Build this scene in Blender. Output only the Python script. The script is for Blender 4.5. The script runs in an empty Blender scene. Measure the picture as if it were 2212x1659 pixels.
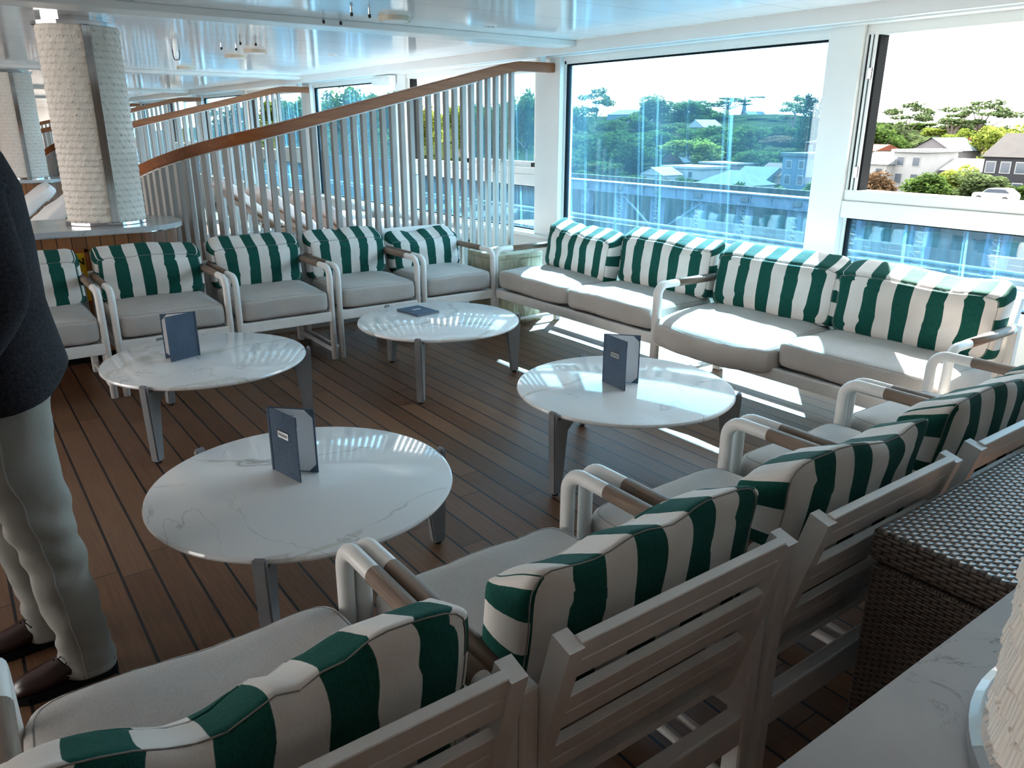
import bpy, bmesh, math, random
from mathutils import Vector, Matrix, noise
C = bpy.context.scene.collection
S = bpy.context.scene
PI = math.pi
R_ = math.radians

# ------------------------------------------------------------------ camera
IW, IH, FPX = 2212.0, 1659.0, 1657.8
PIT, YAW, ROL = R_(18.4985), R_(36.0963), R_(0.2393)
FWD = Vector((math.sin(YAW)*math.cos(PIT), math.cos(YAW)*math.cos(PIT), -math.sin(PIT)))
R0 = Vector((math.cos(YAW), -math.sin(YAW), 0)); U0 = R0.cross(FWD)
RR = R0*math.cos(ROL) + U0*math.sin(ROL); UU = U0*math.cos(ROL) - R0*math.sin(ROL)
EYE = Vector((0, 0, 1.6))
cd = bpy.data.cameras.new('camera'); cam = bpy.data.objects.new('camera', cd); C.objects.link(cam)
cd.sensor_width = 36; cd.lens = FPX/IW*36; cd.clip_start = 0.02; cd.clip_end = 2000
cam.matrix_world = Matrix((( RR.x, UU.x, -FWD.x, EYE.x), (RR.y, UU.y, -FWD.y, EYE.y), (RR.z, UU.z, -FWD.z, EYE.z), (0, 0, 0, 1)))
S.camera = cam

def atX(px, py, X):                    # the point at distance X abeam of the ship seen at this pixel (for the far shore)
    d = RR*((px-IW/2)/FPX) + UU*(-(py-IH/2)/FPX) + FWD
    return EYE + d*((X-EYE.x)/d.x)

# ------------------------------------------------------------------ light
w = bpy.data.worlds.new('sky'); S.world = w; w.use_nodes = True
wn = w.node_tree.nodes; wl = w.node_tree.links
bg = wn['Background']
tc = wn.new('ShaderNodeTexCoord'); sx = wn.new('ShaderNodeSeparateXYZ'); cr = wn.new('ShaderNodeValToRGB')
wl.new(tc.outputs['Generated'], sx.inputs[0]); wl.new(sx.outputs['Z'], cr.inputs[0]); wl.new(cr.outputs[0], bg.inputs['Color'])
cr.color_ramp.elements[0].position = 0.0; cr.color_ramp.elements[0].color = (1, 0.975, 0.94, 1)
cr.color_ramp.elements[1].position = 0.55; cr.color_ramp.elements[1].color = (0.92, 0.96, 1.0, 1)
bg.inputs['Strength'].default_value = 1.9
sd = bpy.data.lights.new('sun', 'SUN'); sun = bpy.data.objects.new('sun', sd); C.objects.link(sun)
sd.energy = 13.0; sd.angle = R_(0.6); sd.color = (1, 0.955, 0.88)
sun.rotation_euler = Vector((-1, -0.8, -1.1)).to_track_quat('-Z', 'Y').to_euler()
S.view_settings.view_transform = 'Standard'; S.view_settings.look = 'None'
S.view_settings.exposure = 2.3; S.view_settings.gamma = 1; S.view_settings.use_curve_mapping = False

# ------------------------------------------------------------------ materials
def N(nt, t, **kw):
    n = nt.nodes.new(t)
    for k, v in kw.items():
        if hasattr(n, k): setattr(n, k, v)
    return n
def M_(nt, op, a, b=None, c=None):
    n = nt.nodes.new('ShaderNodeMath'); n.operation = op
    for i, v in enumerate((a, b, c)):
        if v is None: continue
        if isinstance(v, (int, float)): n.inputs[i].default_value = v
        else: nt.links.new(v, n.inputs[i])
    return n.outputs[0]
def mixc(nt, f, a, b):
    n = nt.nodes.new('ShaderNodeMix'); n.data_type = 'RGBA'
    for sk, v in ((n.inputs[0], f), (n.inputs[6], a), (n.inputs[7], b)):
        if isinstance(v, (int, float)): sk.default_value = v
        elif isinstance(v, tuple): sk.default_value = (*v, 1) if len(v) == 3 else v
        else: nt.links.new(v, sk)
    return n.outputs[2]
def noise_(nt, co, scale, detail=3, dist=0.0, rough=0.5):
    n = nt.nodes.new('ShaderNodeTexNoise'); n.inputs['Scale'].default_value = scale; n.inputs['Detail'].default_value = detail
    n.inputs['Distortion'].default_value = dist; n.inputs['Roughness'].default_value = rough
    if co is not None: nt.links.new(co, n.inputs['Vector'])
    return n.outputs['Fac']
def ramp(nt, f, stops):
    n = nt.nodes.new('ShaderNodeValToRGB'); nt.links.new(f, n.inputs[0]); e = n.color_ramp.elements
    while len(e) < len(stops): e.new(0.5)
    for x, (p, c) in zip(e, stops): x.position = p; x.color = (*c, 1) if len(c) == 3 else c
    return n.outputs[0]
def mapping(nt, co, scale=(1, 1, 1), rot=(0, 0, 0), loc=(0, 0, 0)):
    n = nt.nodes.new('ShaderNodeMapping'); nt.links.new(co, n.inputs[0])
    n.inputs['Scale'].default_value = scale; n.inputs['Rotation'].default_value = rot; n.inputs['Location'].default_value = loc
    return n.outputs[0]
def bump(nt, b, h, strength=0.3, dist=0.01):
    n = nt.nodes.new('ShaderNodeBump'); n.inputs['Strength'].default_value = strength; n.inputs['Distance'].default_value = dist
    nt.links.new(h, n.inputs['Height']); nt.links.new(n.outputs[0], b.inputs['Normal'])
def base(name, col=(0.8, 0.8, 0.8), rough=0.5, metal=0.0, spec=0.5):
    m = bpy.data.materials.new(name); m.use_nodes = True; b = m.node_tree.nodes['Principled BSDF']
    b.inputs['Base Color'].default_value = (*col, 1); b.inputs['Roughness'].default_value = rough
    b.inputs['Metallic'].default_value = metal; b.inputs['Specular IOR Level'].default_value = spec
    return m, m.node_tree, b
def coords(nt, k='Object'):
    return nt.nodes.new('ShaderNodeTexCoord').outputs[k]
def plain(name, col, rough=0.5, metal=0.0, var=0.06, sc=6.0, spec=0.5):   # slight procedural mottling
    m, nt, b = base(name, col, rough, metal, spec)
    f = noise_(nt, coords(nt), sc, 3)
    c0 = tuple(max(0, c*(1-var)) for c in col); c1 = tuple(min(1, c*(1+var)) for c in col)
    nt.links.new(ramp(nt, f, [(0.3, c0), (0.7, c1)]), b.inputs['Base Color'])
    return m

m_frame = plain('white_painted_aluminium', (0.84, 0.815, 0.78), 0.38, 0, 0.05, 9)
m_white = plain('white_panel_paint', (0.80, 0.79, 0.765), 0.28, 0, 0.02, 3)
m_wall = plain('white_wall_paint', (0.8, 0.79, 0.76), 0.5)
m_backwall = plain('tan_bounce_wall', (0.30, 0.24, 0.19), 0.6)  # unseen wall's colour, picked to bounce dim warm light onto the slatted backs
m_black = plain('black_rubber', (0.010, 0.011, 0.012), 0.85, spec=0.1)
m_chrome = plain('polished_steel', (0.72, 0.72, 0.73), 0.09, 1.0, 0.03)
m_greymetal = plain('grey_leg_paint', (0.22, 0.225, 0.235), 0.42, 0, 0.06, 14)
m_slat = plain('grey_beige_slat_paint', (0.42, 0.40, 0.375), 0.42, 0, 0.04, 8)
m_darkgap = plain('dark_seam', (0.02, 0.02, 0.022), 0.8)

def mat_ceiling():
    m, nt, b = base('gloss_ceiling_panel', (0.8, 0.83, 0.85), 0.11)
    co = coords(nt, 'Object'); s = nt.nodes.new('ShaderNodeSeparateXYZ'); nt.links.new(co, s.inputs[0])
    jx = M_(nt, 'PINGPONG', M_(nt, 'ADD', s.outputs[0], 100.9), 1.5)
    jy = M_(nt, 'PINGPONG', M_(nt, 'ADD', s.outputs[1], 100.1), 0.3)
    j = M_(nt, 'MINIMUM', jx, jy)
    line = M_(nt, 'LESS_THAN', j, 0.0035)
    nt.links.new(mixc(nt, line, (0.90, 0.90, 0.90), (0.5, 0.52, 0.54)), b.inputs['Base Color'])
    bump(nt, b, noise_(nt, mapping(nt, co, (0.7, 2.2, 1)), 1.2, 2), 0.12, 0.012)
    return m
m_ceil = mat_ceiling()

def mat_floor():
    m, nt, b = base('teak_deck_planks', (0.1, 0.06, 0.04), 0.5, 0, 0.32)
    co = coords(nt, 'Object'); s = nt.nodes.new('ShaderNodeSeparateXYZ'); nt.links.new(co, s.inputs[0])
    PW = 0.1145
    u = M_(nt, 'DIVIDE', M_(nt, 'ADD', s.outputs[0], 100*PW - 0.29 + 0.00), PW)
    idx = M_(nt, 'FLOOR', u); fx = M_(nt, 'FRACT', u)
    groove = M_(nt, 'LESS_THAN', M_(nt, 'PINGPONG', M_(nt, 'ADD', fx, 0.0), 0.5), 0.042)
    wn_ = nt.nodes.new('ShaderNodeTexWhiteNoise'); wn_.noise_dimensions = '1D'; nt.links.new(idx, wn_.inputs['W'])
    v = M_(nt, 'DIVIDE', M_(nt, 'ADD', s.outputs[1], M_(nt, 'MULTIPLY', wn_.outputs['Value'], 7.0)), 1.75)
    v = M_(nt, 'ADD', v, 50)
    fy = M_(nt, 'FRACT', v)
    butt = M_(nt, 'LESS_THAN', M_(nt, 'PINGPONG', fy, 0.5), 0.0011)
    bidx = nt.nodes.new('ShaderNodeTexWhiteNoise'); bidx.noise_dimensions = '2D'
    cb = nt.nodes.new('ShaderNodeCombineXYZ'); nt.links.new(idx, cb.inputs[0]); nt.links.new(M_(nt, 'FLOOR', v), cb.inputs[1]); nt.links.new(cb.outputs[0], bidx.inputs['Vector'])
    grain = noise_(nt, mapping(nt, co, (95, 3.5, 1)), 1.0, 5, 0.6, 0.65)
    fine = noise_(nt, mapping(nt, co, (420, 9, 1)), 1.0, 3)
    tone = M_(nt, 'ADD', M_(nt, 'MULTIPLY', grain, 0.62), M_(nt, 'ADD', M_(nt, 'MULTIPLY', bidx.outputs['Value'], 0.24), M_(nt, 'MULTIPLY', fine, 0.14)))
    wood = ramp(nt, tone, [(0.25, (0.095, 0.044, 0.022)), (0.52, (0.175, 0.086, 0.046)), (0.8, (0.26, 0.14, 0.078))])
    g = M_(nt, 'MAXIMUM', groove, butt)
    nt.links.new(mixc(nt, g, wood, (0.012, 0.012, 0.015)), b.inputs['Base Color'])
    nt.links.new(M_(nt, 'ADD', M_(nt, 'MULTIPLY', grain, 0.2), 0.36), b.inputs['Roughness'])
    bump(nt, b, M_(nt, 'SUBTRACT', M_(nt, 'MULTIPLY', grain, 0.4), g), 0.35, 0.004)
    return m
m_floor = mat_floor()

def mat_marble(name, blot=0.5, grey=False):
    m, nt, b = base(name, (0.8, 0.8, 0.8), 0.07)
    oi = nt.nodes.new('ShaderNodeObjectInfo'); co = coords(nt, 'Object')
    ad = nt.nodes.new('ShaderNodeVectorMath'); ad.operation = 'ADD'; nt.links.new(co, ad.inputs[0])
    mu = M_(nt, 'MULTIPLY', oi.outputs['Random'], 37.0); cbn = nt.nodes.new('ShaderNodeCombineXYZ'); nt.links.new(mu, cbn.inputs[0]); nt.links.new(mu, cbn.inputs[2])
    nt.links.new(cbn.outputs[0], ad.inputs[1]); v = ad.outputs[0]
    if grey:
        n1 = noise_(nt, v, 5, 8, 1.6, 0.62); vein = M_(nt, 'LESS_THAN', M_(nt, 'ABSOLUTE', M_(nt, 'SUBTRACT', n1, 0.5)), 0.006)
        mask = ramp(nt, noise_(nt, v, 3.5, 2), [(0.5, (0, 0, 0)), (0.58, (1, 1, 1))])
        cloud = ramp(nt, noise_(nt, v, 7, 4), [(0.3, (0.45, 0.45, 0.455)), (0.7, (0.54, 0.54, 0.54))])
        c = mixc(nt, M_(nt, 'MULTIPLY', M_(nt, 'MULTIPLY', vein, mask), 0.7), cloud, (0.22, 0.2, 0.18))
        b.inputs['Roughness'].default_value = 0.2
    else:
        va = mapping(nt, v, (1.0, 1.7, 1), (0, 0, 0.7))
        n1 = noise_(nt, va, 0.95, 5, 0.35, 0.45)
        d1 = M_(nt, 'ABSOLUTE', M_(nt, 'SUBTRACT', n1, 0.5))
        n2 = noise_(nt, mapping(nt, v, (1.6, 1, 1), (0, 0, -0.5), (5, 3, 0)), 1.1, 6, 0.5, 0.5)
        d2 = M_(nt, 'ABSOLUTE', M_(nt, 'SUBTRACT', n2, 0.53))
        t1 = ramp(nt, d1, [(0.0, (1, 1, 1)), (0.0025, (0.5, 0.5, 0.5)), (0.006, (0, 0, 0))])
        t2 = ramp(nt, d2, [(0.0, (1, 1, 1)), (0.0035, (0, 0, 0))])
        br = ramp(nt, noise_(nt, v, 3.1, 2), [(0.42, (0, 0, 0)), (0.6, (1, 1, 1))])
        lo = M_(nt, 'GREATER_THAN', n1, 0.5); hi = M_(nt, 'LESS_THAN', n1, 0.5+0.05*blot)
        region = ramp(nt, noise_(nt, v, 1.35, 1), [(0.5, (0, 0, 0)), (0.53, (1, 1, 1))])
        bl = M_(nt, 'MULTIPLY', M_(nt, 'MULTIPLY', lo, hi), region)
        c = mixc(nt, M_(nt, 'MULTIPLY', bl, 0.9), (0.80, 0.80, 0.795), (0.68, 0.665, 0.615))
        c = mixc(nt, M_(nt, 'MULTIPLY', M_(nt, 'MULTIPLY', t1, br), 0.75), c, (0.3, 0.29, 0.27))
        c = mixc(nt, M_(nt, 'MULTIPLY', M_(nt, 'MULTIPLY', t2, M_(nt, 'SUBTRACT', 1.0, br)), 0.6), c, (0.36, 0.35, 0.33))
    nt.links.new(c, b.inputs['Base Color'])
    return m
m_marble = mat_marble('white_veined_quartz')
m_stone = mat_marble('pale_grey_counter_stone', grey=True)

def mat_stripe():
    m, nt, b = base('green_white_stripe_canvas', (0.8, 0.8, 0.8), 0.85, 0, 0.2)
    uv = nt.nodes.new('ShaderNodeUVMap'); s = nt.nodes.new('ShaderNodeSeparateXYZ'); nt.links.new(uv.outputs[0], s.inputs[0])
    f = M_(nt, 'FRACT', s.outputs[0])
    st = ramp(nt, M_(nt, 'PINGPONG', M_(nt, 'ADD', f, 0.25), 0.5), [(0.246, (0, 0, 0)), (0.254, (1, 1, 1))])
    co = coords(nt); wv = noise_(nt, mapping(nt, co, (260, 260, 60)), 1, 2); dirt = noise_(nt, co, 4.2, 3)
    cream = ramp(nt, dirt, [(0.3, (0.70, 0.645, 0.595)), (0.65, (0.82, 0.775, 0.725))])
    green = ramp(nt, wv, [(0.3, (0.005, 0.062, 0.048)), (0.7, (0.010, 0.096, 0.074))])
    nt.links.new(mixc(nt, st, cream, green), b.inputs['Base Color'])
    bump(nt, b, M_(nt, 'ADD', M_(nt, 'MULTIPLY', wv, 0.25), noise_(nt, mapping(nt, co, (7, 7, 22)), 1, 3, 1.0)), 0.3, 0.008)
    return m
m_stripe = mat_stripe()
def mat_fabric(name, c0, c1, sc=350, bs=0.5):
    m, nt, b = base(name, c0, 0.9, 0, 0.15)
    co = coords(nt); f = noise_(nt, mapping(nt, co, (sc, sc*0.6, sc)), 1, 2); d = noise_(nt, co, 5, 3)
    a = M_(nt, 'ADD', M_(nt, 'MULTIPLY', f, 0.6), M_(nt, 'MULTIPLY', d, 0.4))
    nt.links.new(ramp(nt, a, [(0.32, c0), (0.68, c1)]), b.inputs['Base Color'])
    bump(nt, b, M_(nt, 'ADD', f, M_(nt, 'MULTIPLY', d, 0.6)), bs, 0.003)
    return m
m_seat = mat_fabric('taupe_grey_seat_weave', (0.44, 0.405, 0.375), (0.60, 0.56, 0.525))
m_jacket = mat_fabric('charcoal_blazer_wool', (0.012, 0.013, 0.017), (0.042, 0.044, 0.053), 150)
m_chino = mat_fabric('stone_chino_cotton', (0.25, 0.243, 0.222), (0.33, 0.318, 0.29), 420, 0.25)
m_menu = mat_fabric('blue_linen_cover', (0.055, 0.085, 0.130), (0.125, 0.170, 0.225), 300, 0.3)
m_towel = mat_fabric('white_terry_towel', (0.80, 0.78, 0.77), (0.88, 0.86, 0.85), 120, 0.5)
m_pinktowel = mat_fabric('off_white_terry_cover', (0.72, 0.66, 0.65), (0.82, 0.77, 0.76), 120, 0.5)
m_leather = plain('oxblood_leather', (0.024, 0.009, 0.008), 0.3, 0, 0.3, 20)
m_skin = plain('skin', (0.55, 0.36, 0.27), 0.5, 0, 0.05, 10)
m_hair = plain('grey_brown_hair', (0.09, 0.07, 0.055), 0.6, 0, 0.3, 60)
m_thread = plain('seam_thread', (0.26, 0.245, 0.225), 0.9)
m_paper = plain('menu_paper', (0.78, 0.78, 0.80), 0.7, 0, 0.02)
m_ink = plain('printed_ink', (0.06, 0.08, 0.14), 0.7)
m_plaque = plain('brushed_plaque', (0.6, 0.61, 0.63), 0.3, 0.6, 0.05)
m_yellow = plain('caution_yellow', (0.78, 0.50, 0.015), 0.4, 0, 0.03)

def mat_wood(name, c0, c1, axis=2, sc=1.0, rough=0.42, panels=None, pc=(0.03, 0.012, 0.006)):
    m, nt, b = base(name, c0, rough)
    co = coords(nt); k = [38*sc]*3; k[axis] = 2.2*sc
    g = noise_(nt, mapping(nt, co, tuple(k)), 1, 5, 0.8, 0.6)
    if panels:
        s = nt.nodes.new('ShaderNodeSeparateXYZ'); nt.links.new(co, s.inputs[0])
        u = M_(nt, 'DIVIDE', M_(nt, 'ADD', s.outputs[0], 50), panels); wn2 = nt.nodes.new('ShaderNodeTexWhiteNoise'); wn2.noise_dimensions = '1D'
        nt.links.new(M_(nt, 'FLOOR', u), wn2.inputs['W'])
        t = M_(nt, 'ADD', M_(nt, 'MULTIPLY', g, 0.55), M_(nt, 'MULTIPLY', wn2.outputs['Value'], 0.45))
        gap = M_(nt, 'LESS_THAN', M_(nt, 'PINGPONG', u, 0.5), 0.035)
        nt.links.new(mixc(nt, gap, ramp(nt, t, [(0.25, c0), (0.75, c1)]), pc), b.inputs['Base Color'])
        bump(nt, b, M_(nt, 'SUBTRACT', 1.0, gap), 0.6, 0.006)
    else:
        nt.links.new(ramp(nt, g, [(0.28, c0), (0.72, c1)]), b.inputs['Base Color'])
        bump(nt, b, g, 0.2, 0.003)
    return m
m_rail = mat_wood('varnished_teak_rail', (0.22, 0.058, 0.013), (0.38, 0.122, 0.032), 0, 1.0, 0.42)
m_panel = mat_wood('teak_panelling', (0.15, 0.052, 0.018), (0.33, 0.13, 0.045), 2, 1.0, 0.45, panels=0.088)
m_sleeve = mat_wood('weathered_teak_sleeve', (0.13, 0.085, 0.06), (0.30, 0.215, 0.16), 1, 1.6, 0.6)
m_teakdk = mat_wood('teak_lounger_frame', (0.17, 0.10, 0.06), (0.3, 0.19, 0.12), 0, 1.0, 0.5)

def mat_weave():
    m, nt, b = base('brown_grey_resin_wicker', (0.1, 0.085, 0.075), 0.30)
    uv = nt.nodes.new('ShaderNodeUVMap'); s = nt.nodes.new('ShaderNodeSeparateXYZ'); nt.links.new(uv.outputs[0], s.inputs[0])
    v = s.outputs[1]; row = M_(nt, 'FLOOR', v); u = M_(nt, 'ADD', s.outputs[0], M_(nt, 'MULTIPLY', M_(nt, 'MODULO', row, 2.0), 0.5))
    fu, fv = M_(nt, 'FRACT', u), M_(nt, 'FRACT', v)
    arch = lambda x: M_(nt, 'SINE', M_(nt, 'MULTIPLY', x, PI))
    h = M_(nt, 'MULTIPLY', M_(nt, 'POWER', arch(fu), 0.7), M_(nt, 'POWER', arch(fv), 0.4))
    cell = nt.nodes.new('ShaderNodeTexWhiteNoise'); cell.noise_dimensions = '2D'; cb = nt.nodes.new('ShaderNodeCombineXYZ')
    nt.links.new(M_(nt, 'FLOOR', u), cb.inputs[0]); nt.links.new(row, cb.inputs[1]); nt.links.new(cb.outputs[0], cell.inputs['Vector'])
    hh = M_(nt, 'ADD', M_(nt, 'MULTIPLY', h, 0.85), M_(nt, 'MULTIPLY', cell.outputs['Value'], 0.15))
    col = ramp(nt, hh, [(0.12, (0.016, 0.013, 0.012)), (0.38, (0.15, 0.122, 0.105)), (1.0, (0.27, 0.23, 0.205))])
    nt.links.new(col, b.inputs['Base Color']); bump(nt, b, h, 0.8, 0.006)
    return m
m_weave = mat_weave()
def mat_column():
    m, nt, b = base('ivory_fluted_plaster', (.8, .73, .655), .55); co = coords(nt); s = nt.nodes.new('ShaderNodeSeparateXYZ'); nt.links.new(co, s.inputs[0])
    th = M_(nt, 'ARCTAN2', s.outputs[1], s.outputs[0]); rib = M_(nt, 'SINE', M_(nt, 'MULTIPLY', th, 190.0))
    nt.links.new(ramp(nt, noise_(nt, co, 20, 3), [(.3, (.77, .70, .625)), (.7, (.83, .765, .69))]), b.inputs['Base Color'])
    bump(nt, b, M_(nt, 'ADD', M_(nt, 'MULTIPLY', rib, .5), noise_(nt, mapping(nt, co, (60, 60, 12)), 1, 2)), .55, .004); return m
m_column = mat_column()
def mat_planter():
    m, nt, b = base('mossy_carved_stone', (0.4, 0.36, 0.28), 0.8)
    co = coords(nt); f = noise_(nt, mapping(nt, co, (6, 6, 2.5)), 1, 6, 1.5)
    nt.links.new(ramp(nt, f, [(0.3, (0.22, 0.17, 0.10)), (0.5, (0.50, 0.45, 0.32)), (0.75, (0.62, 0.57, 0.46))]), b.inputs['Base Color'])
    bump(nt, b, f, 1.0, 0.05); return m
m_planter = mat_planter()

def mat_glass(name, tint, streak=0.5, sc=1.0):
    m = bpy.data.materials.new(name); m.use_nodes = True; nt = m.node_tree; nt.nodes.clear()
    out = nt.nodes.new('ShaderNodeOutputMaterial')
    tr = nt.nodes.new('ShaderNodeBsdfTransparent'); tr.inputs[0].default_value = (*tint, 1)
    gl = nt.nodes.new('ShaderNodeBsdfGlossy'); gl.inputs['Roughness'].default_value = 0.0; gl.inputs['Color'].default_value = (1, 1, 1, 1)
    ge = nt.nodes.new('ShaderNodeNewGeometry'); dp = nt.nodes.new('ShaderNodeVectorMath'); dp.operation = 'DOT_PRODUCT'
    nt.links.new(ge.outputs['Normal'], dp.inputs[0]); nt.links.new(ge.outputs['Incoming'], dp.inputs[1])
    fres = M_(nt, 'ADD', M_(nt, 'MULTIPLY', M_(nt, 'POWER', M_(nt, 'SUBTRACT', 1.0, M_(nt, 'ABSOLUTE', dp.outputs['Value'])), 5.0), 0.95), 0.04)
    m1 = nt.nodes.new('ShaderNodeMixShader'); nt.links.new(fres, m1.inputs[0]); nt.links.new(tr.outputs[0], m1.inputs[1]); nt.links.new(gl.outputs[0], m1.inputs[2])
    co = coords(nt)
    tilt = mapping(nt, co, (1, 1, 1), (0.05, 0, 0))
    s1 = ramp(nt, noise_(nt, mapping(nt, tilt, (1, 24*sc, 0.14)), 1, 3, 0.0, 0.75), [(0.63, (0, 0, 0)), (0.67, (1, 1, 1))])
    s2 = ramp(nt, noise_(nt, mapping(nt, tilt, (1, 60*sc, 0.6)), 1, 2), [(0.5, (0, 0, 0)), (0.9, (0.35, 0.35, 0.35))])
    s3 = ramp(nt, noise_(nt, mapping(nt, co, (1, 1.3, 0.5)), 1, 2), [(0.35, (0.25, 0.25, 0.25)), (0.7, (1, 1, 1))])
    f = M_(nt, 'MULTIPLY', M_(nt, 'ADD', M_(nt, 'MULTIPLY', s1, 0.36*streak), M_(nt, 'ADD', M_(nt, 'MULTIPLY', s2, 0.06*streak), 0.02)), s3)  # streaks, plus a constant film painting blue haze over the outside view
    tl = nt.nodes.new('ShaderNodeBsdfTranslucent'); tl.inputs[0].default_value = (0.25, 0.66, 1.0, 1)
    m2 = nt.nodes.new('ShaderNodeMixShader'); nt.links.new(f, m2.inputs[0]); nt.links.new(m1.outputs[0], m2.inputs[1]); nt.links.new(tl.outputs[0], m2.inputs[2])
    nt.links.new(m2.outputs[0], out.inputs[0]); return m
m_glass = mat_glass('blue_tinted_glass', (0.55, 0.79, 0.93), 0.6)
m_glass2 = mat_glass('streaky_blue_glass', (0.53, 0.78, 0.93), 1.2, 0.7)

# ------------------------------------------------------------------ mesh helpers
def obj(name, bm, mat=None, parent=None, smooth=False, mats=None):
    me = bpy.data.meshes.new(name); bm.normal_update(); bm.to_mesh(me); bm.free()
    for m in (mats or ([mat] if mat else [])): me.materials.append(m)
    if smooth:
        for p in me.polygons: p.use_smooth = True
    o = bpy.data.objects.new(name, me); C.objects.link(o)
    if parent: o.parent = parent
    return o
def sharp(o, ang=35):
    me = o.data
    for p in me.polygons: p.use_smooth = True
    me.set_sharp_from_angle(angle=R_(ang)); return o
def tag(o, label=None, cat=None, group=None, kind=None):
    if label: o['label'] = label
    if cat: o['category'] = cat
    if group: o['group'] = group
    if kind: o['kind'] = kind
    return o
def thing(name, label, cat, loc=(0, 0, 0), rz=0, group=None):
    o = bpy.data.objects.new(name, None); C.objects.link(o); o.empty_display_size = 0.1
    o.location = loc; o.rotation_euler = (0, 0, rz); return tag(o, label, cat, group)
def struct(name, bm, mat, parent=None):
    o = obj(name, bm, mat, parent)
    if not parent: o['kind'] = 'structure'
    return o
def copy_tree(o, parent=None):
    c = o.copy(); C.objects.link(c); c.parent = parent
    for ch in list(o.children): copy_tree(ch, c)
    return c
def box(bm, x0, x1, y0, y1, z0, z1, bev=0.0, M=None, seg=2):
    r = bmesh.ops.create_cube(bm, size=1.0); vs = r['verts']
    for v in vs: v.co = Vector(((x0+x1)/2+v.co.x*(x1-x0), (y0+y1)/2+v.co.y*(y1-y0), (z0+z1)/2+v.co.z*(z1-z0)))
    if bev > 0:
        es = {e for v in vs for e in v.link_edges}
        rr = bmesh.ops.bevel(bm, geom=list(es), offset=bev, segments=seg, affect='EDGES', profile=0.6)
        vs = list({v for f in rr['faces'] for v in f.verts} | {v for v in vs if v.is_valid})
    if M is not None:
        for v in vs: v.co = M @ v.co
    return vs
def B(*a, **k):
    bm = bmesh.new(); box(bm, *a, **k); return bm
def fillet(pts, rad, n=6):
    out = [Vector(pts[0])]
    for a, b, c in zip(pts, pts[1:], pts[2:]):
        a, b, c = Vector(a), Vector(b), Vector(c); d1 = (a-b).normalized(); d2 = (c-b).normalized()
        ang = d1.angle(d2)
        if ang > PI-0.05: out.append(b); continue
        t = min(rad/math.tan(ang/2), (a-b).length*0.49, (c-b).length*0.49); r = t*math.tan(ang/2)
        bis = (d1+d2).normalized(); cen = b+bis*(r/math.sin(ang/2)); p0 = b+d1*t; p1 = b+d2*t
        v0, v1 = p0-cen, p1-cen; om = v0.angle(v1)
        for i in range(n+1):
            k = i/n; out.append(cen + (v0*math.sin((1-k)*om)+v1*math.sin(k*om))/math.sin(om))
    out.append(Vector(pts[-1])); return out
def tube(bm, pts, r, seg=12, caps=True, sq=None, up=None):   # sq=(half_w, half_h) makes a rectangular section
    pts = [Vector(p) for p in pts]; rings = []; n = len(pts)
    rad = r if isinstance(r, (list, tuple)) else [r]*n
    t0 = (pts[1]-pts[0]).normalized(); up = Vector(up) if up else (Vector((0, 0, 1)) if abs(t0.z) < 0.95 else Vector((1, 0, 0)))
    nrm = (up - t0*up.dot(t0)).normalized()
    for i, p in enumerate(pts):
        t = ((pts[min(i+1, n-1)]-p).normalized() + (p-pts[max(i-1, 0)]).normalized()).normalized()
        nrm = (nrm - t*nrm.dot(t)).normalized(); bn = t.cross(nrm); ring = []
        if sq:
            for a, b_ in ((-1, -1), (1, -1), (1, 1), (-1, 1)): ring.append(bm.verts.new(p + bn*(a*sq[0]) + nrm*(b_*sq[1])))
        else:
            for k in range(seg):
                a = 2*PI*k/seg; ring.append(bm.verts.new(p + (nrm*math.cos(a) + bn*math.sin(a))*rad[i]))
        rings.append(ring)
    m = len(rings[0])
    for q, r2 in zip(rings, rings[1:]):
        for k in range(m): bm.faces.new((q[k], q[(k+1) % m], r2[(k+1) % m], r2[k]))
    if caps: bm.faces.new(rings[0][::-1]); bm.faces.new(rings[-1])
    return rings
def T(pts, r, seg=12, **k):
    bm = bmesh.new(); tube(bm, pts, r, seg, **k); bmesh.ops.recalc_face_normals(bm, faces=bm.faces[:]); return bm
def lathe(bm, prof, seg=48, cx=0, cy=0, caps=True):
    rings = []
    for r, z in prof: rings.append([bm.verts.new((cx+r*math.cos(2*PI*k/seg), cy+r*math.sin(2*PI*k/seg), z)) for k in range(seg)])
    for q, s in zip(rings, rings[1:]):
        for k in range(seg): bm.faces.new((q[k], q[(k+1) % seg], s[(k+1) % seg], s[k]))
    if caps: bm.faces.new(rings[0][::-1]); bm.faces.new(rings[-1])
    return bm
def L(prof, seg=48, **k):
    bm = bmesh.new(); lathe(bm, prof, seg, **k); return bm
def prism(bm, poly, z0, z1):                                  # vertical prism on an xy polygon
    a = [bm.verts.new((x, y, z0)) for x, y in poly]; b = [bm.verts.new((x, y, z1)) for x, y in poly]; n = len(poly)
    for k in range(n): bm.faces.new((a[k], a[(k+1) % n], b[(k+1) % n], b[k]))
    bm.faces.new(a[::-1]); bm.faces.new(b)
def P(poly, z0, z1):
    bm = bmesh.new(); prism(bm, poly, z0, z1); bmesh.ops.recalc_face_normals(bm, faces=bm.faces[:]); return bm
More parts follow.
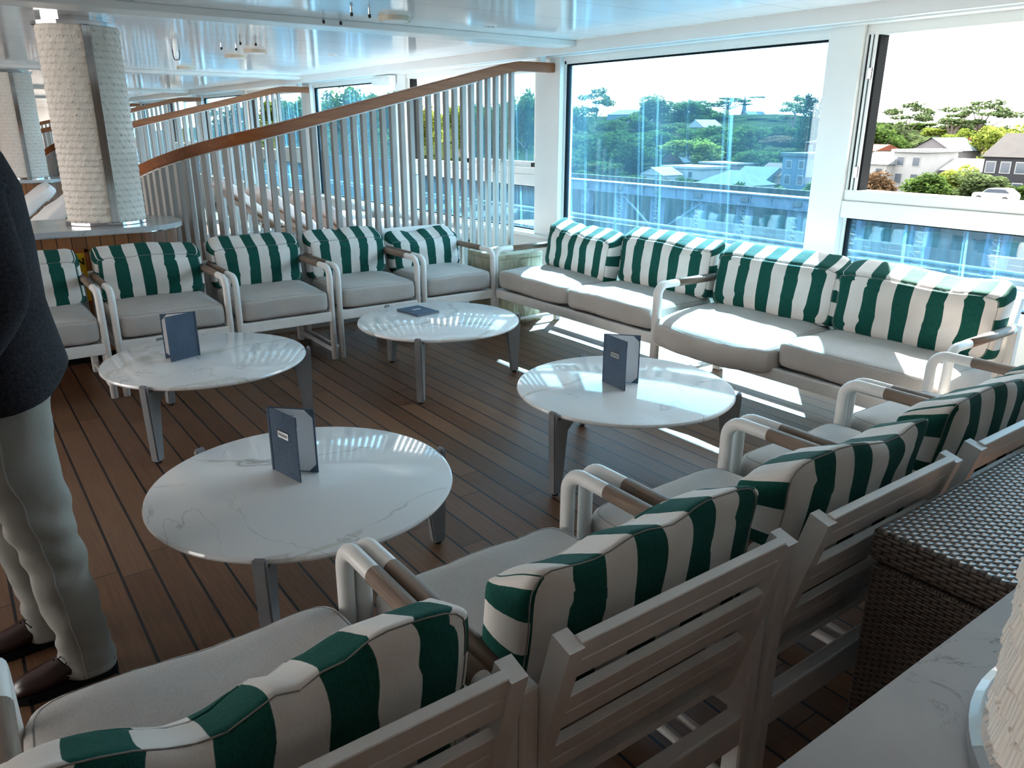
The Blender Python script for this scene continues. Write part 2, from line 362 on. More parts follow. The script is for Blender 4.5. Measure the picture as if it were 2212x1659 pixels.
def loft(bm, secs, seg=28, caps=True, p=2.0):                 # (centre, rx, ry) sections, superelliptic
    rings = []
    for c, rx, ry in secs:
        ring = []
        for k in range(seg):
            a = 2*PI*k/seg; ca, sa = math.cos(a), math.sin(a)
            ring.append(bm.verts.new((c[0]+rx*math.copysign(abs(ca)**(2/p), ca), c[1]+ry*math.copysign(abs(sa)**(2/p), sa), c[2])))
        rings.append(ring)
    for q, s in zip(rings, rings[1:]):
        for k in range(seg): bm.faces.new((q[k], q[(k+1) % seg], s[(k+1) % seg], s[k]))
    if caps: bm.faces.new(rings[0][::-1]); bm.faces.new(rings[-1])
    return rings
# ------------------------------------------------------------------ the setting
XW, CZ, PER = 4.95, 2.28, 6.0
struct('floor', B(-6.5, 5.06, -4, 36, -0.12, 0), m_floor)
struct('ceiling', B(-6.5, 4.49, -4, 36, CZ, CZ+0.2), m_ceil)
struct('wall_back', B(-6.5, 5.06, -4.1, -4, 0, CZ), m_backwall)
struct('wall_far', B(-6.5, 5.06, 36, 36.1, 0, CZ), m_wall)
bm = bmesh.new(); box(bm, -6.6, -6.5, -4, 2.2, 0, CZ); box(bm, -6.6, -6.5, 11, 36, 0, CZ); box(bm, -6.6, -6.5, -4, 36, 0, 0.45); box(bm, -6.6, -6.5, -4, 36, 2.15, CZ)  # unseen wall; solid stretches added to dim the foreground and stop window reflections
for k in range(14): box(bm, -6.62, -6.48, -4+k*3, -3.7+k*3, 0, CZ)
struct('wall_left', bm, m_wall)
bm = bmesh.new(); box(bm, 4.9, 5.02, -4, 36, 0, 0.56); box(bm, 4.84, 5.03, -4, 36, 0.53, 0.57, 0.008)
struct('wall_right', bm, m_white)
for k, y in enumerate((-0.48, 5.52, 11.52, 17.52, 23.52)):
    struct('trim_%d' % (k+1), B(-6.5, 4.49, y-0.26, y, 2.236, CZ, 0.006), m_white)
bm = bmesh.new()
box(bm, 4.47, 4.52, -4, 36, 2.19, CZ+0.1, 0.006)                       # fascia closing the ceiling
box(bm, 4.52, 5.02, -4, 36, 2.245, 2.36)                              # recess above the head
box(bm, 4.80, 4.90, -4, 36, 2.215, 2.25, 0.006)
box(bm, 4.90, 5.02, -4, 36, 2.18, 2.36)
struct('trim_6', bm, m_white)

def post(bm, y0, y1): box(bm, 4.86, 5.03, y0, y1, 0.57, 2.25, 0.006)
bm = bmesh.new()
box(bm, 4.86, 5.03, -4, -0.07, .57, 2.25)  # unseen infill in place of a window, added to darken the near backrests
for k in range(0, 6):
    o = PER*k
    if o+3.19 < 36: post(bm, o+2.95, o+3.19)
    if o+6.3 < 36: post(bm, o+5.93, o+6.30)
    if k == 0: post(bm, -0.07, 0.30)
struct('trim_7', bm, m_white)
gk = []
wi = 0
for k in range(-1, 5):
    o = PER*k
    wi += 1                                                            # large fixed pane
    y0, y1 = o+3.19, o+5.93
    if k < 0: wi -= 1
    else:
        bm = bmesh.new(); t = 0.022
        for (a, b_, c, d) in ((y0, y0+t, .57, 2.18), (y1-t, y1, .57, 2.18), (y0, y1, .57, .59), (y0, y1, 2.155, 2.18)): box(bm, 4.915, 4.985, a, b_, c, d)
        f = struct('window_%d' % wi, bm, m_white)
        bm = bmesh.new(); t2 = 0.012
        for (a, b_, c, d) in ((y0+t, y0+t+t2, .59, 2.155), (y1-t-t2, y1-t, .59, 2.155), (y0+t, y1-t, .59, .602), (y0+t, y1-t, 2.143, 2.155)): box(bm, 4.925, 4.975, a, b_, c, d)
        obj('gasket', bm, m_black, f)
        obj('pane', B(4.943, 4.957, y0+t, y1-t, .59, 2.155), m_glass, f)
    wi += 1                                                            # sliding window over a lower pane
    y0, y1 = o+6.30, o+8.95
    bm = bmesh.new()
    box(bm, 4.87, 5.02, y0, y1, 1.035, 1.145, 0.006); box(bm, 4.885, 5.01, y0, y1, 1.145, 1.215, 0.004)
    box(bm, 4.90, 5.0, y0, y1, 2.155, 2.18); box(bm, 4.915, 4.985, y0, y1, .57, .59)
    for e in (y0, y1-0.022): box(bm, 4.915, 4.985, e, e+0.022, .57, 1.035)
    for q, e in enumerate((0.0, 0.032, 0.058)): box(bm, 4.89, 5.0, y1-0.018-e, y1-0.002-e, 1.215, 2.16)
    f = struct('window_%d' % wi, bm, m_white)
    bm = bmesh.new()
    for e in (0.019, 0.048): box(bm, 4.90, 4.995, y1-0.013-e, y1-e, 1.215, 2.16)
    box(bm, 4.905, 5.0, y1-0.092, y1-0.072, 1.215, 2.16)
    for (a, b_, c, d) in ((y0+.022, y0+.034, .59, 1.035), (y1-.034, y1-.022, .59, 1.035), (y0+.022, y1-.022, .59, .602), (y0+.022, y1-.022, 1.023, 1.035)): box(bm, 4.925, 4.975, a, b_, c, d)
    obj('gasket', bm, m_black, f)
    for z in (1.33, 1.93): obj('latch', B(4.875, 4.90, y1-0.075, y1-0.05, z-.035, z+.035, 0.004), m_chrome, f)
    obj('pane', B(4.943, 4.957, y0+.022, y1-.022, .59, 1.035), m_glass2, f)
    s0, s1 = y0+0.06, y0+1.36                                          # the sash pushed to the near half
    bm = bmesh.new()
    for (a, b_, c, d) in ((s0, s0+.05, 1.215, 2.16), (s1-.05, s1, 1.215, 2.16), (s0, s1, 1.215, 1.27), (s0, s1, 2.11, 2.16)): box(bm, 4.935, 4.975, a, b_, c, d, 0.004)
    sash = obj('sash', bm, m_white, f)
    obj('pane', B(4.95, 4.96, s0+.05, s1-.05, 1.27, 2.11), m_glass, sash)
    obj('catch', B(4.90, 4.935, s0+.03, s0+.05, 1.22, 1.26), m_black, sash)

# ------------------------------------------------------------------ columns and counters
def column_bm(r=0.25, z0=0.955, z1=2.235, nt=288, nr=232):
    bm = bmesh.new(); rings = []; RH = 0.041
    for i in range(nr+1):
        z = z0+(z1-z0)*i/nr; ring = []
        for k in range(nt):
            a = 2*PI*k/nt
            row = (z1-z)/RH + 0.17*math.sin(a*36+2.4*math.floor((z1-z)/RH))
            fr = row-math.floor(row)
            tilt = math.sin(a*18+ (2.2 if int(math.floor(row)) % 2 else 0))
            rr = r + 0.0068*fr + 0.0022*tilt*fr
            ring.append(bm.verts.new((rr*math.cos(a), rr*math.sin(a), z)))
        rings.append(ring)
    for q, s in zip(rings, rings[1:]):
        for k in range(nt): bm.faces.new((q[k], q[(k+1) % nt], s[(k+1) % nt], s[k]))
    bm.faces.new(rings[0][::-1]); bm.faces.new(rings[-1])
    return bm
COLM = {}
def make_column(x, y, label, strips=(-88, 92)):
    t = thing('column', label, 'column', (x, y, 0.93), 0, 'round textured columns')
    if 'shaft' not in COLM:
        o = obj('column_shaft', column_bm(), m_column); sharp(o, 28); COLM['shaft'] = o.data; bpy.data.objects.remove(o)
    c = bpy.data.objects.new('column_shaft', COLM['shaft']); C.objects.link(c); c.parent = t; c.location.z = -0.93
    obj('base_ring', L([(.262, 0), (.272, .004), (.272, .022), (.262, .026)], 64), m_chrome, t)
    o = obj('top_ring', L([(.262, 1.292), (.272, 1.296), (.272, 1.318), (.262, 1.322)], 64), m_chrome, t)
    o = obj('top_collar', L([(.235, 1.32), (.235, 1.35)], 64), m_chrome, t)
    for a in strips:                                               # polished strip set in the plaster
        bm = bmesh.new(); box(bm, 0.244, 0.270, -0.024, -0.008, .026, 1.293); box(bm, 0.244, 0.270, 0.008, 0.024, .026, 1.293); box(bm, 0.244, 0.263, -0.01, 0.01, .026, 1.293)
        s = obj('steel_strip', bm, m_chrome, t); s.rotation_euler.z = R_(a)
    return t
def rrect(x0, x1, y0, y1, r, n=12):
    out = []
    for cx, cy, a0 in ((x1-r, y0+r, -90), (x1-r, y1-r, 0), (x0+r, y1-r, 90), (x0+r, y0+r, 180)):
        for i in range(n+1):
            a = R_(a0+90*i/n); out.append((cx+r*math.cos(a), cy+r*math.sin(a)))
    return out
def make_counter(x0, x1, y0, y1, label, r=0.30):
    t = thing('counter', label, 'counter', ((x0+x1)/2, (y0+y1)/2, 0), 0, 'timber clad counters under the columns')
    cx, cy = t.location.x, t.location.y
    f = lambda q, d: [(x-cx, y-cy) for x, y in rrect(x0+d, x1-d, y0+d, y1-d, max(r-d, 0.05))]
    obj('timber_cladding', P(f(0, 0.045), 0.07, 0.885), m_panel, t)
    obj('plinth', P(f(0, 0.075), 0, 0.07), m_black, t)
    obj('steel_trim', P(f(0, 0.03), 0.885, 0.896), m_chrome, t)
    bm = P(f(0, 0), 0.896, 0.93); obj('stone_top', bm, m_stone, t)
    return t
make_counter(-2.2, 1.45, 5.92, 6.76, 'timber clad counter with pale stone top behind the row of armchairs', 0.36)
make_column(0.965, 6.345, 'ivory textured column standing on the counter behind the far armchairs')
make_counter(-2.2, 1.45, 11.92, 12.76, 'timber clad counter glimpsed behind the white towelled loungers', 0.36)
make_column(0.99, 12.3, 'farther ivory textured column, left of and behind the near one at the left edge')
make_counter(0.42, 1.56, -0.38, 0.368, 'pale stone topped counter in the bottom right corner beside the wicker chest', 0.12)
make_column(0.965, 0.022, 'close textured column cut off by the bottom right corner of the view', (20, 215))

# ------------------------------------------------------------------ slatted partitions with a teak rail
arc = [(1.871, 6.095, 1.464), (1.805, 6.157, 1.442), (1.742, 6.217, 1.417), (1.677, 6.279, 1.394), (1.618, 6.343, 1.372), (1.565, 6.413, 1.354), (1.521, 6.489, 1.334), (1.482, 6.568, 1.315),
       (1.447, 6.648, 1.286), (1.416, 6.731, 1.266), (1.389, 6.815, 1.245), (1.364, 6.899, 1.223), (1.345, 6.985, 1.20), (1.33, 7.07, 1.17)]
straight = [(4.39-0.0875*i, 6.05, 2.068-0.0213*i) for i in range(29)]
bal = straight + arc
for _ in range(5):
    bal = bal[:1] + [tuple((a[i]+2*b_[i]+c[i])/4 for i in range(3)) for a, b_, c in zip(bal, bal[1:], bal[2:])] + bal[-1:]
rail_pts = [(4.46, 6.05, 2.125)] + [(x, y, z+0.05) for x, y, z in bal[1:24:3]+bal[24:]] + [(1.30, 7.25, 1.13), (1.30, 7.4, 1.05)]
def make_partition(label, name='slatted_partition'):
    t = thing(name, label, 'partition', (3.0, 6.05, 0), 0, 'slatted partitions between the seating bays')
    sh = Vector((-3.0, -6.05, 0))
    pts = [Vector(q) for q in [(4.87, 6.05, 2.128)]+rail_pts]
    head, pts = pts[:2], pts[2:]
    for _ in range(2):
        h = [pts[0]]
        for a, b_ in zip(pts, pts[1:]): h += [a.lerp(b_, .25), a.lerp(b_, .75)]
        pts = h + [pts[-1]]
    pts = head + pts
    bm = bmesh.new(); tube(bm, [Vector(p)+sh for p in pts], 0, sq=(0.046, 0.041), up=(0, 0, 1)); bmesh.ops.recalc_face_normals(bm, faces=bm.faces[:])
    bmesh.ops.bevel(bm, geom=[e for e in bm.edges if len(e.link_faces) == 2 and e.calc_face_angle(0) > 0.9], offset=0.008, segments=2, affect='EDGES')
    obj('handrail', bm, m_rail, t)
    bm = bmesh.new(); tube(bm, [Vector(p)+sh+Vector((0, 0, -0.046)) for p in pts[8:]], 0, sq=(0.026, 0.006), up=(0, 0, 1)); bmesh.ops.recalc_face_normals(bm, faces=bm.faces[:])
    obj('rail_strip', bm, m_white, t)
    obj('rail_bracket', B(1.70, 1.76, -0.03, 0.03, 2.15, 2.29), m_white, t)
    bm = bmesh.new(); q = [Vector((4.87, 6.05, 0.03))]+[Vector((x, y, 0.03)) for x, y, z in bal[::2]]
    tube(bm, [p+sh for p in q], 0, sq=(0.04, 0.03), up=(0, 0, 1)); bmesh.ops.recalc_face_normals(bm, faces=bm.faces[:]); obj('base_rail', bm, m_slat, t)
    for i, (x, y, z) in enumerate(bal):
        a = bal[max(i-1, 0)]; b_ = bal[min(i+1, len(bal)-1)]; th = math.atan2(b_[1]-a[1], b_[0]-a[0])+PI
        Mx = Matrix.Translation(Vector((x, y, 0))+sh) @ Matrix.Rotation(th, 4, 'Z')
        obj('baluster', B(-0.021, 0.021, -0.025, 0.025, 0.05, z+0.012, 0.004, M=Mx, seg=1), m_slat, t)
    return t
pr0 = make_partition('slatted grey partition with teak handrail right behind the far armchairs')
for k, lab in ((1, 'second slatted partition, seen above the handrail of the first'), (2, 'third slatted partition, its short rail showing beside the column'), (3, 'farthest slatted partition, only its rail end showing beside the column')):
    p = copy_tree(pr0); p.location.y = 6.05 + 5.95*k; p['label'] = lab

# ------------------------------------------------------------------ ceiling fittings
m_discrim = plain('cream_disc_rim', (.62, .55, .44), .5)
def ceil_light(x, y, label, r=0.105):
    t = thing('ceiling_light', label, 'ceiling light', (x, y, CZ), 0, 'round white ceiling speakers')
    obj('rim', L([(r-.03, -0.004), (r-.004, -0.03), (r, -0.026), (r, 0)], 40), m_discrim, t)
    obj('grille', L([(0.001, -0.031), (r*.8, -0.031), (r*.86, -0.027), (r*.86, -0.004)], 40), m_wall, t)
for x, y, lab in ((2.615, 4.9, 'round white ceiling disc above the middle of the lounge, nearest of them'), (2.66, 7.77, 'round ceiling disc right of its neighbour behind the first beam'), (2.68, 8.44, 'round ceiling disc left of its neighbour behind the first beam'), (2.72, 10.5, 'farthest round ceiling disc, left of the paired ones')):
    ceil_light(x, y, lab)
for x, y, lab in ((3.38, 4.91, 'small recessed downlight right of the nearest ceiling disc'), (3.457, 7.82, 'small recessed downlight behind the first beam')):
    t = thing('downlight', lab, 'ceiling light', (x, y, CZ), 0, 'small recessed downlights')
    obj('trim_ring', L([(.02, -.006), (.042, -.006), (.045, 0)], 32), m_white, t); obj('lens', L([(.001, -.004), (.026, -.007), (.03, -.004)], 24), m_darkgap, t)
for x, y, lab in ((2.25, 5.2, 'ceiling stud near the beam, left one of its pair'), (2.37, 5.2, 'ceiling stud near the beam, right one of its pair'), (2.247, 4.765, 'ceiling stud in front of the beam pair, left one'), (2.37, 4.77, 'ceiling stud in front of the beam pair, right one beside the disc'),
                  (2.26, 7.486, 'far ceiling stud behind the beam, rear left of four'), (2.39, 7.486, 'far ceiling stud behind the beam, rear right of four'), (2.26, 6.955, 'far ceiling stud behind the beam, front left of four'), (2.387, 6.95, 'far ceiling stud behind the beam, front right of four')):
    t = thing('ceiling_stud', lab, 'hook', (x, y, CZ), 0, 'small metal studs in the ceiling')
    obj('stem', L([(.007, -.022), (.007, 0)], 12), m_chrome, t); obj('tip', L([(.004, -.04), (.009, -.036), (.009, -.02), (.007, -.018)], 12), m_darkgap, t)
bm = T(fillet([(-.03, 0, 0), (-.03, 0, -.05), (-.02, 0, -.09), (.02, 0, -.09), (.03, 0, -.05), (.03, 0, 0)], .012, 3), 0.006, 8)
o = obj('ceiling_hook', bm, m_greymetal); o.location = (2.05, 8.2, CZ); tag(o, 'grey looped ceiling hook left of the far ceiling discs', 'hook')
t = thing('emergency_light', 'white box light fixed above the far window behind the handrail', 'light', (4.80, 9.36, 2.15))
obj('housing', B(-.05, .05, -.24, .24, -.05, .055, .008), m_white, t); obj('diffuser', B(-.056, -.045, -.22, .22, -.04, .03, .003), m_wall, t)
obj('mount', B(.0, .09, -.05, .05, -.02, .02), m_white, t)
# ------------------------------------------------------------------ cushions
class Cushion:
    def __init__(s, w, t, h, puff=0.22, ax=1, k=9, seed=0, wr=0.006, dents=(), droop=0.0, lead=0.0):
        s.d = (w/2, t/2, h/2); s.puff, s.ax, s.k, s.wr, s.dents, s.droop, s.lead = puff, ax, k, wr, dents, droop, lead
        s.off = Vector((seed*3.17, seed*1.31, seed*7.7))
    def f(s, u, v, q):
        c = [u, v, q]; k = s.k
        a = [i for i in range(3) if i != s.ax]
        r = (abs(c[a[0]])**k + abs(c[a[1]])**k)**(1/k); m = max(abs(c[a[0]]), abs(c[a[1]]))
        if r > 0: c[a[0]] *= m/r; c[a[1]] *= m/r
        e = (1-c[a[0]]**2*0.96)*(1-c[a[1]]**2*0.96)
        kk = 14; r3 = (abs(c[s.ax])**kk + m**kk)**(1/kk); mm = max(abs(c[s.ax]), m); sc = mm/r3 if r3 else 1
        c = [x*sc for x in c]
        c[s.ax] *= (1-s.puff) + s.puff*1.25*e**0.5
        p = Vector((c[0]*s.d[0], c[1]*s.d[1], c[2]*s.d[2]))
        bul = 0.012*(1-c[s.ax]**2)
        p.x += math.copysign(bul, c[0])*abs(c[0])**6
        n = noise.noise_vector(p*5.0+s.off)*s.wr*1.6 + noise.noise_vector(Vector((p.x*16, p.y*16, p.z*7))+s.off*2)*s.wr*0.55
        p += n
        for (u0, wd, dp) in s.dents:
            g = math.exp(-((u-u0)/wd)**2)
            if s.ax == 1: p.z -= dp*g*((q+1)/2)**2; p.y += 0.25*dp*g*math.sin(6*q)
            else: p.z -= dp*g*(0.5+0.5*q)
        if s.ax == 1: p.z -= .085*((q+1)/2)**3*((c[1]/max(s.d[1], 1e-6)*0+v+1)/2)
        if s.droop and v > -0.3: p.z -= s.droop*((v+0.3)/1.3)**2*(1-0.35*u*u); p.y += s.lead*((v+0.3)/1.3)
        return p
    def mesh(s, cuts=(22, 8, 16), sp=None, phase=0.0):
        bm = bmesh.new(); uvl = bm.loops.layers.uv.new('UVMap'); cache = {}
        def V(u, v, q):
            key = (round(u, 5), round(v, 5), round(q, 5))
            if key not in cache: cache[key] = bm.verts.new(s.f(u, v, q))
            return cache[key]
        def lin(n): return [math.sin((-1+2*i/n)*PI/2*0.94)/math.sin(PI/2*0.94) for i in range(n+1)]
        g = [lin(c) for c in cuts]
        for ax in range(3):
            a, b_ = [i for i in range(3) if i != ax]
            for side in (-1, 1):
                for i in range(cuts[a]):
                    for j in range(cuts[b_]):
                        P4 = []
                        for (ii, jj) in ((i, j), (i+1, j), (i+1, j+1), (i, j+1)):
                            c = [0, 0, 0]; c[ax] = side; c[a] = g[a][ii]; c[b_] = g[b_][jj]; P4.append(tuple(c))
                        if (side < 0) != (ax == 1): P4 = P4[::-1]
                        fc = bm.faces.new([V(*c) for c in P4]); fc.smooth = True
                        if sp:
                            for lp, c in zip(fc.loops, P4):
                                if ax == 0: lp[uvl].uv = ((c[2]*s.d[2]+0.05)/(2*sp)+0.02, c[1])
                                else: lp[uvl].uv = ((c[0]+1)*s.d[0]/(2*sp)+phase, c[2])
        bmesh.ops.recalc_face_normals(bm, faces=bm.faces[:])
        return bm
    def seam(s, r=0.0015, n=18):
        bm = bmesh.new(); a, b_ = [i for i in range(3) if i != s.ax]
        for side in (-0.98, 0.98):
            pts = []
            for (x0, y0, x1, y1) in ((-1, -1, 1, -1), (1, -1, 1, 1), (1, 1, -1, 1), (-1, 1, -1, -1)):
                for i in range(n):
                    c = [0, 0, 0]; c[s.ax] = side; c[a] = x0+(x1-x0)*i/n; c[b_] = y0+(y1-y0)*i/n; p = s.f(*c)
                    pts.append(p)
            tube(bm, pts+[pts[0]], r, 6, caps=False)
        bmesh.ops.recalc_face_normals(bm, faces=bm.faces[:])
        return bm

# ------------------------------------------------------------------ armchairs and sofas (built facing +y, front legs at y = 0)
DEP = 0.65
def seat_frame(t, W):
    hw = W/2
    for s in (-1, 1):
        x = s*hw
        obj('side_frame', T(fillet([(x, 0, 0), (x, 0, .664), (x, -DEP+.01, .664)], 0.062, 7), 0.0215, 16), m_frame, t, True)
        obj('arm_sleeve', T([(x, -.165, .664), (x, -.585, .664)], 0.0228, 18), m_sleeve, t, True)
        obj('rear_post', B(x-.0215, x+.0215, -DEP-.026, -DEP+.026, 0, .686, .012, seg=3), m_frame, t)
        obj('sled_bar', T([(x, -.01, .062), (x, -DEP, .062)], 0.0145, 12), m_frame, t, True)
        obj('side_rail', B(x-.017, x+.017, -DEP, 0, .288, .345, .006), m_frame, t)
        xs = x-s*.036
        pts = fillet([(xs, -.44, .325), (xs, -.60, .325), (xs, -.728, .80)], .07, 6)
        bm = bmesh.new(); tube(bm, pts, 0, sq=(.0165, .024), up=(0, 0, 1)); bmesh.ops.recalc_face_normals(bm, faces=bm.faces[:])
        obj('backrest_stile', bm, m_frame, t)
    obj('front_rail', B(-hw, hw, -.02, .018, .283, .352, .006), m_frame, t)
    obj('rear_rail', B(-hw, hw, -DEP-.02, -DEP+.02, .205, .29, .006), m_frame, t)
    obj('seat_base', B(-hw+.02, hw-.02, -.60, -.02, .318, .340), m_frame, t)
    ca, sa = math.cos(R_(15.1)), math.sin(R_(15.1))
    Mx = Matrix(((1, 0, 0, 0), (0, ca, -sa, -.612), (0, sa, ca, .345), (0, 0, 0, 1)))
    for z0, z1 in ((.381, .474), (.240, .331), (.098, .190)):
        bm = bmesh.new(); e = hw-.05
        box(bm, -e, e, -.0105, .0105, z0, (z0+z1)/2-.0012, .002, Mx, 1); box(bm, -e, e, -.0105, .0105, (z0+z1)/2+.0012, z1, .002, Mx, 1)
        box(bm, -e, e, -.006, .009, (z0+z1)/2-.002, (z0+z1)/2+.002, 0, Mx)
        obj('back_slat', bm, m_frame, t)
def back_cushion(t, x, w, seed, phase, dents=(), h=0.425, tilt=0.0, sp=0.0775, dz=0.0, dy=0.0, rz=0.0):
    c = Cushion(w, 0.175, h, 0.30, 1, 11, seed, 0.0065, dents)
    o = obj('back_cushion', c.mesh((30, 9, 20), sp, phase), m_stripe, t, True)
    o.location = (x, -.565+dy, .700+dz); o.rotation_euler = (R_(7), R_(tilt), R_(rz))
    obj('seam', c.seam(), m_thread, o)
def seat_cushion(t, x, w, seed, dents=(), droop=0.0, lead=0.0, dy=0.0, rz=0.0):
    c = Cushion(w, 0.60, 0.172, 0.24, 2, 12, seed, 0.005, dents, droop, lead)
    o = obj('seat_cushion', c.mesh((22, 22, 8)), m_seat, t, True)
    o.location = (x, -.288+dy, .434); o.rotation_euler = (0, 0, R_(rz))
    obj('seam', c.seam(0.0013), m_thread, o)
def armchair(label, x, y, rz, seed, phase, group, dents=(), sd=(), tilt=0, dz=0, W=0.637, cx=0, cw=1, sdy=0.012, h=0.425):
    t = thing('armchair', label, 'chair', (x, y, 0), rz, group)
    seat_frame(t, W); back_cushion(t, cx, (W-.024)*cw, seed, phase, dents, h=h, tilt=tilt, dz=dz-(.425-h)/2); seat_cushion(t, 0, W-.052, seed+.4, sd, dy=sdy)
    return t
NG, FG = 'armchairs in the near row with their backs to us', 'armchairs in the far row below the partition'
armchair('near armchair nearest us, its striped cushion crumpled, seat beside the trousers', 0.272, 1.53, 0, 1.0, 0.5, NG, ((-.25, .3, .06), (.3, .12, .025), (.12, .09, .03)), ((.2, .5, .015),), W=.70, cx=-.03, cw=.95, sdy=.04)
armchair('second near armchair from the front, showing its whole slatted back', 0.992, 1.53, 0, 2.0, 0.46, NG, ((-.5, .3, .02), (.1, .2, .018)), W=.652)
armchair('third near armchair from the front, behind the corner of the wicker chest', 1.705, 1.53, 0, 3.0, 0.55, NG, ((.4, .4, .03),))
armchair('fourth near armchair, its backrest top lit blue beyond the wicker chest', 2.405, 1.53, 0, 4.0, 0.38, NG, ((.5, .3, .02),))
armchair('last near armchair, pushed against the end of the sunlit sofa', 3.09, 1.53, 0, 5.0, 0.0, NG, ((0, .4, .03),))
armchair('far armchair partly hidden by the standing person', 0.335, 5.075, PI, 6.0, 0.42, FG, ((.6, .4, .03),), h=0.375)
armchair('far armchair in front of the timber counter, right of the caution sign', 1.06, 5.075, PI, 7.0, 0.0, FG, ((-.8, .4, .015),), W=.675, h=0.375)
armchair('far armchair third from the left, between counter and partition', 1.785, 5.075, PI, 8.0, 0.98, FG, W=.65, h=0.375)
armchair('far armchair fourth from the left, behind the table with the flat menu', 2.49, 5.075, PI, 9.0, 0.03, FG, ((.1, .1, .02),), h=0.375)
armchair('far armchair in the corner beside the stone block', 3.185, 5.075, PI, 10.0, 0.45, FG, ((.2, .25, .02), (-.3, .1, .015)), tilt=1, dz=-.02, h=0.345)
def sofa(label, x, y, seed, cs):
    t = thing('sofa', label, 'sofa', (x, y, 0), PI/2, 'two seat sofas along the window')
    W = 1.775; seat_frame(t, W)
    return t
s1 = sofa('two seat sofa in the far corner with its left cushion tipped askew', 3.54, 4.20, 11, None)
back_cushion(s1, .42, .86, 11.0, .62, ((.2, .12, .03), (.6, .3, .03), (-.2, .3, .02)), tilt=-3, dz=-.012, dy=.05, rz=-7, sp=.088)
back_cushion(s1, -.45, .86, 12.0, .55, ((-.6, .4, .02),), dz=.01, sp=.088)
seat_cushion(s1, .435, .855, 11.4); seat_cushion(s1, -.43, .855, 12.4)
s2 = sofa('two seat sofa nearer us with its left seat cushion sagging off the frame', 3.54, 2.405, 13, None)
back_cushion(s2, .435, .86, 13.0, .62, sp=.088); back_cushion(s2, -.425, .86, 14.0, .62, ((-.5, .4, .012),), sp=.088)
seat_cushion(s2, .44, .85, 13.4, (), 0.075, 0.05, 0.02, 2); seat_cushion(s2, -.43, .86, 14.4)

# ------------------------------------------------------------------ coffee tables
TZ, TR = 0.405, 0.525
def coffee_table(label, x, y, degs):
    t = thing('coffee_table', label, 'table', (x, y, 0), 0, 'round stone topped coffee tables')
    o = obj('table_top', L([(TR-.012, TZ-.021), (TR-.002, TZ-.019), (TR+.002, TZ-.011), (TR-.001, TZ-.003), (TR-.009, TZ)], 128), m_marble, t); sharp(o, 40)
    for a in degs:
        Mx = Matrix.Rotation(R_(a), 4, 'Z'); bm = bmesh.new()
        poly = [(.452, TZ-.024), (.452, TZ-.075), (.490, .012), (.540, .012), (.553, TZ-.05), (.553, TZ+.004), (.545, TZ+.010), (.532, TZ+.010), (.5285, TZ-.024)]
        lf = [bm.verts.new(Mx @ Vector((r, -.021, z))) for r, z in poly]; rt = [bm.verts.new(Mx @ Vector((r, .021, z))) for r, z in poly]; n = len(poly)
        for k in range(n): bm.faces.new((lf[k], lf[(k+1) % n], rt[(k+1) % n], rt[k]))
        bm.faces.new(lf[::-1]); bm.faces.new(rt)
        bmesh.ops.recalc_face_normals(bm, faces=bm.faces[:])
        bmesh.ops.bevel(bm, geom=[e for e in bm.edges if e.calc_face_angle(0) > 0.6], offset=.006, segments=2, affect='EDGES')
        lg = obj('leg', bm, m_greymetal, t)
        foot = obj('foot', L([(.012, 0), (.014, .004), (.012, .013)], 16), m_black, lg); foot.location = Mx @ Vector((.515, 0, 0))
        bm = bmesh.new(); poly = [(.03, TZ-.024), (.03, TZ-.062), (.40, TZ-.062), (.46, TZ-.105), (.47, TZ-.105), (.47, TZ-.024)]
        lf = [bm.verts.new(Mx @ Vector((r, -.015, z))) for r, z in poly]; rt = [bm.verts.new(Mx @ Vector((r, .015, z))) for r, z in poly]; n = len(poly)
        for k in range(n): bm.faces.new((lf[k], lf[(k+1) % n], rt[(k+1) % n], rt[k]))
        bm.faces.new(lf[::-1]); bm.faces.new(rt); bmesh.ops.recalc_face_normals(bm, faces=bm.faces[:])
        obj('bracket', bm, m_greymetal, t)
    return t
coffee_table('coffee table nearest us with a standing menu at its centre', 0.865, 2.44, (-5, 115, 235))
coffee_table('coffee table left at the back, beside the standing person', 1.02, 4.235, (223, 103, 343))
coffee_table('coffee table at the back in the middle with the menu lying flat', 2.505, 4.255, (226, 339, 101))
coffee_table('coffee table at the right, in front of the sofas', 2.54, 2.55, (191, 71, 311))

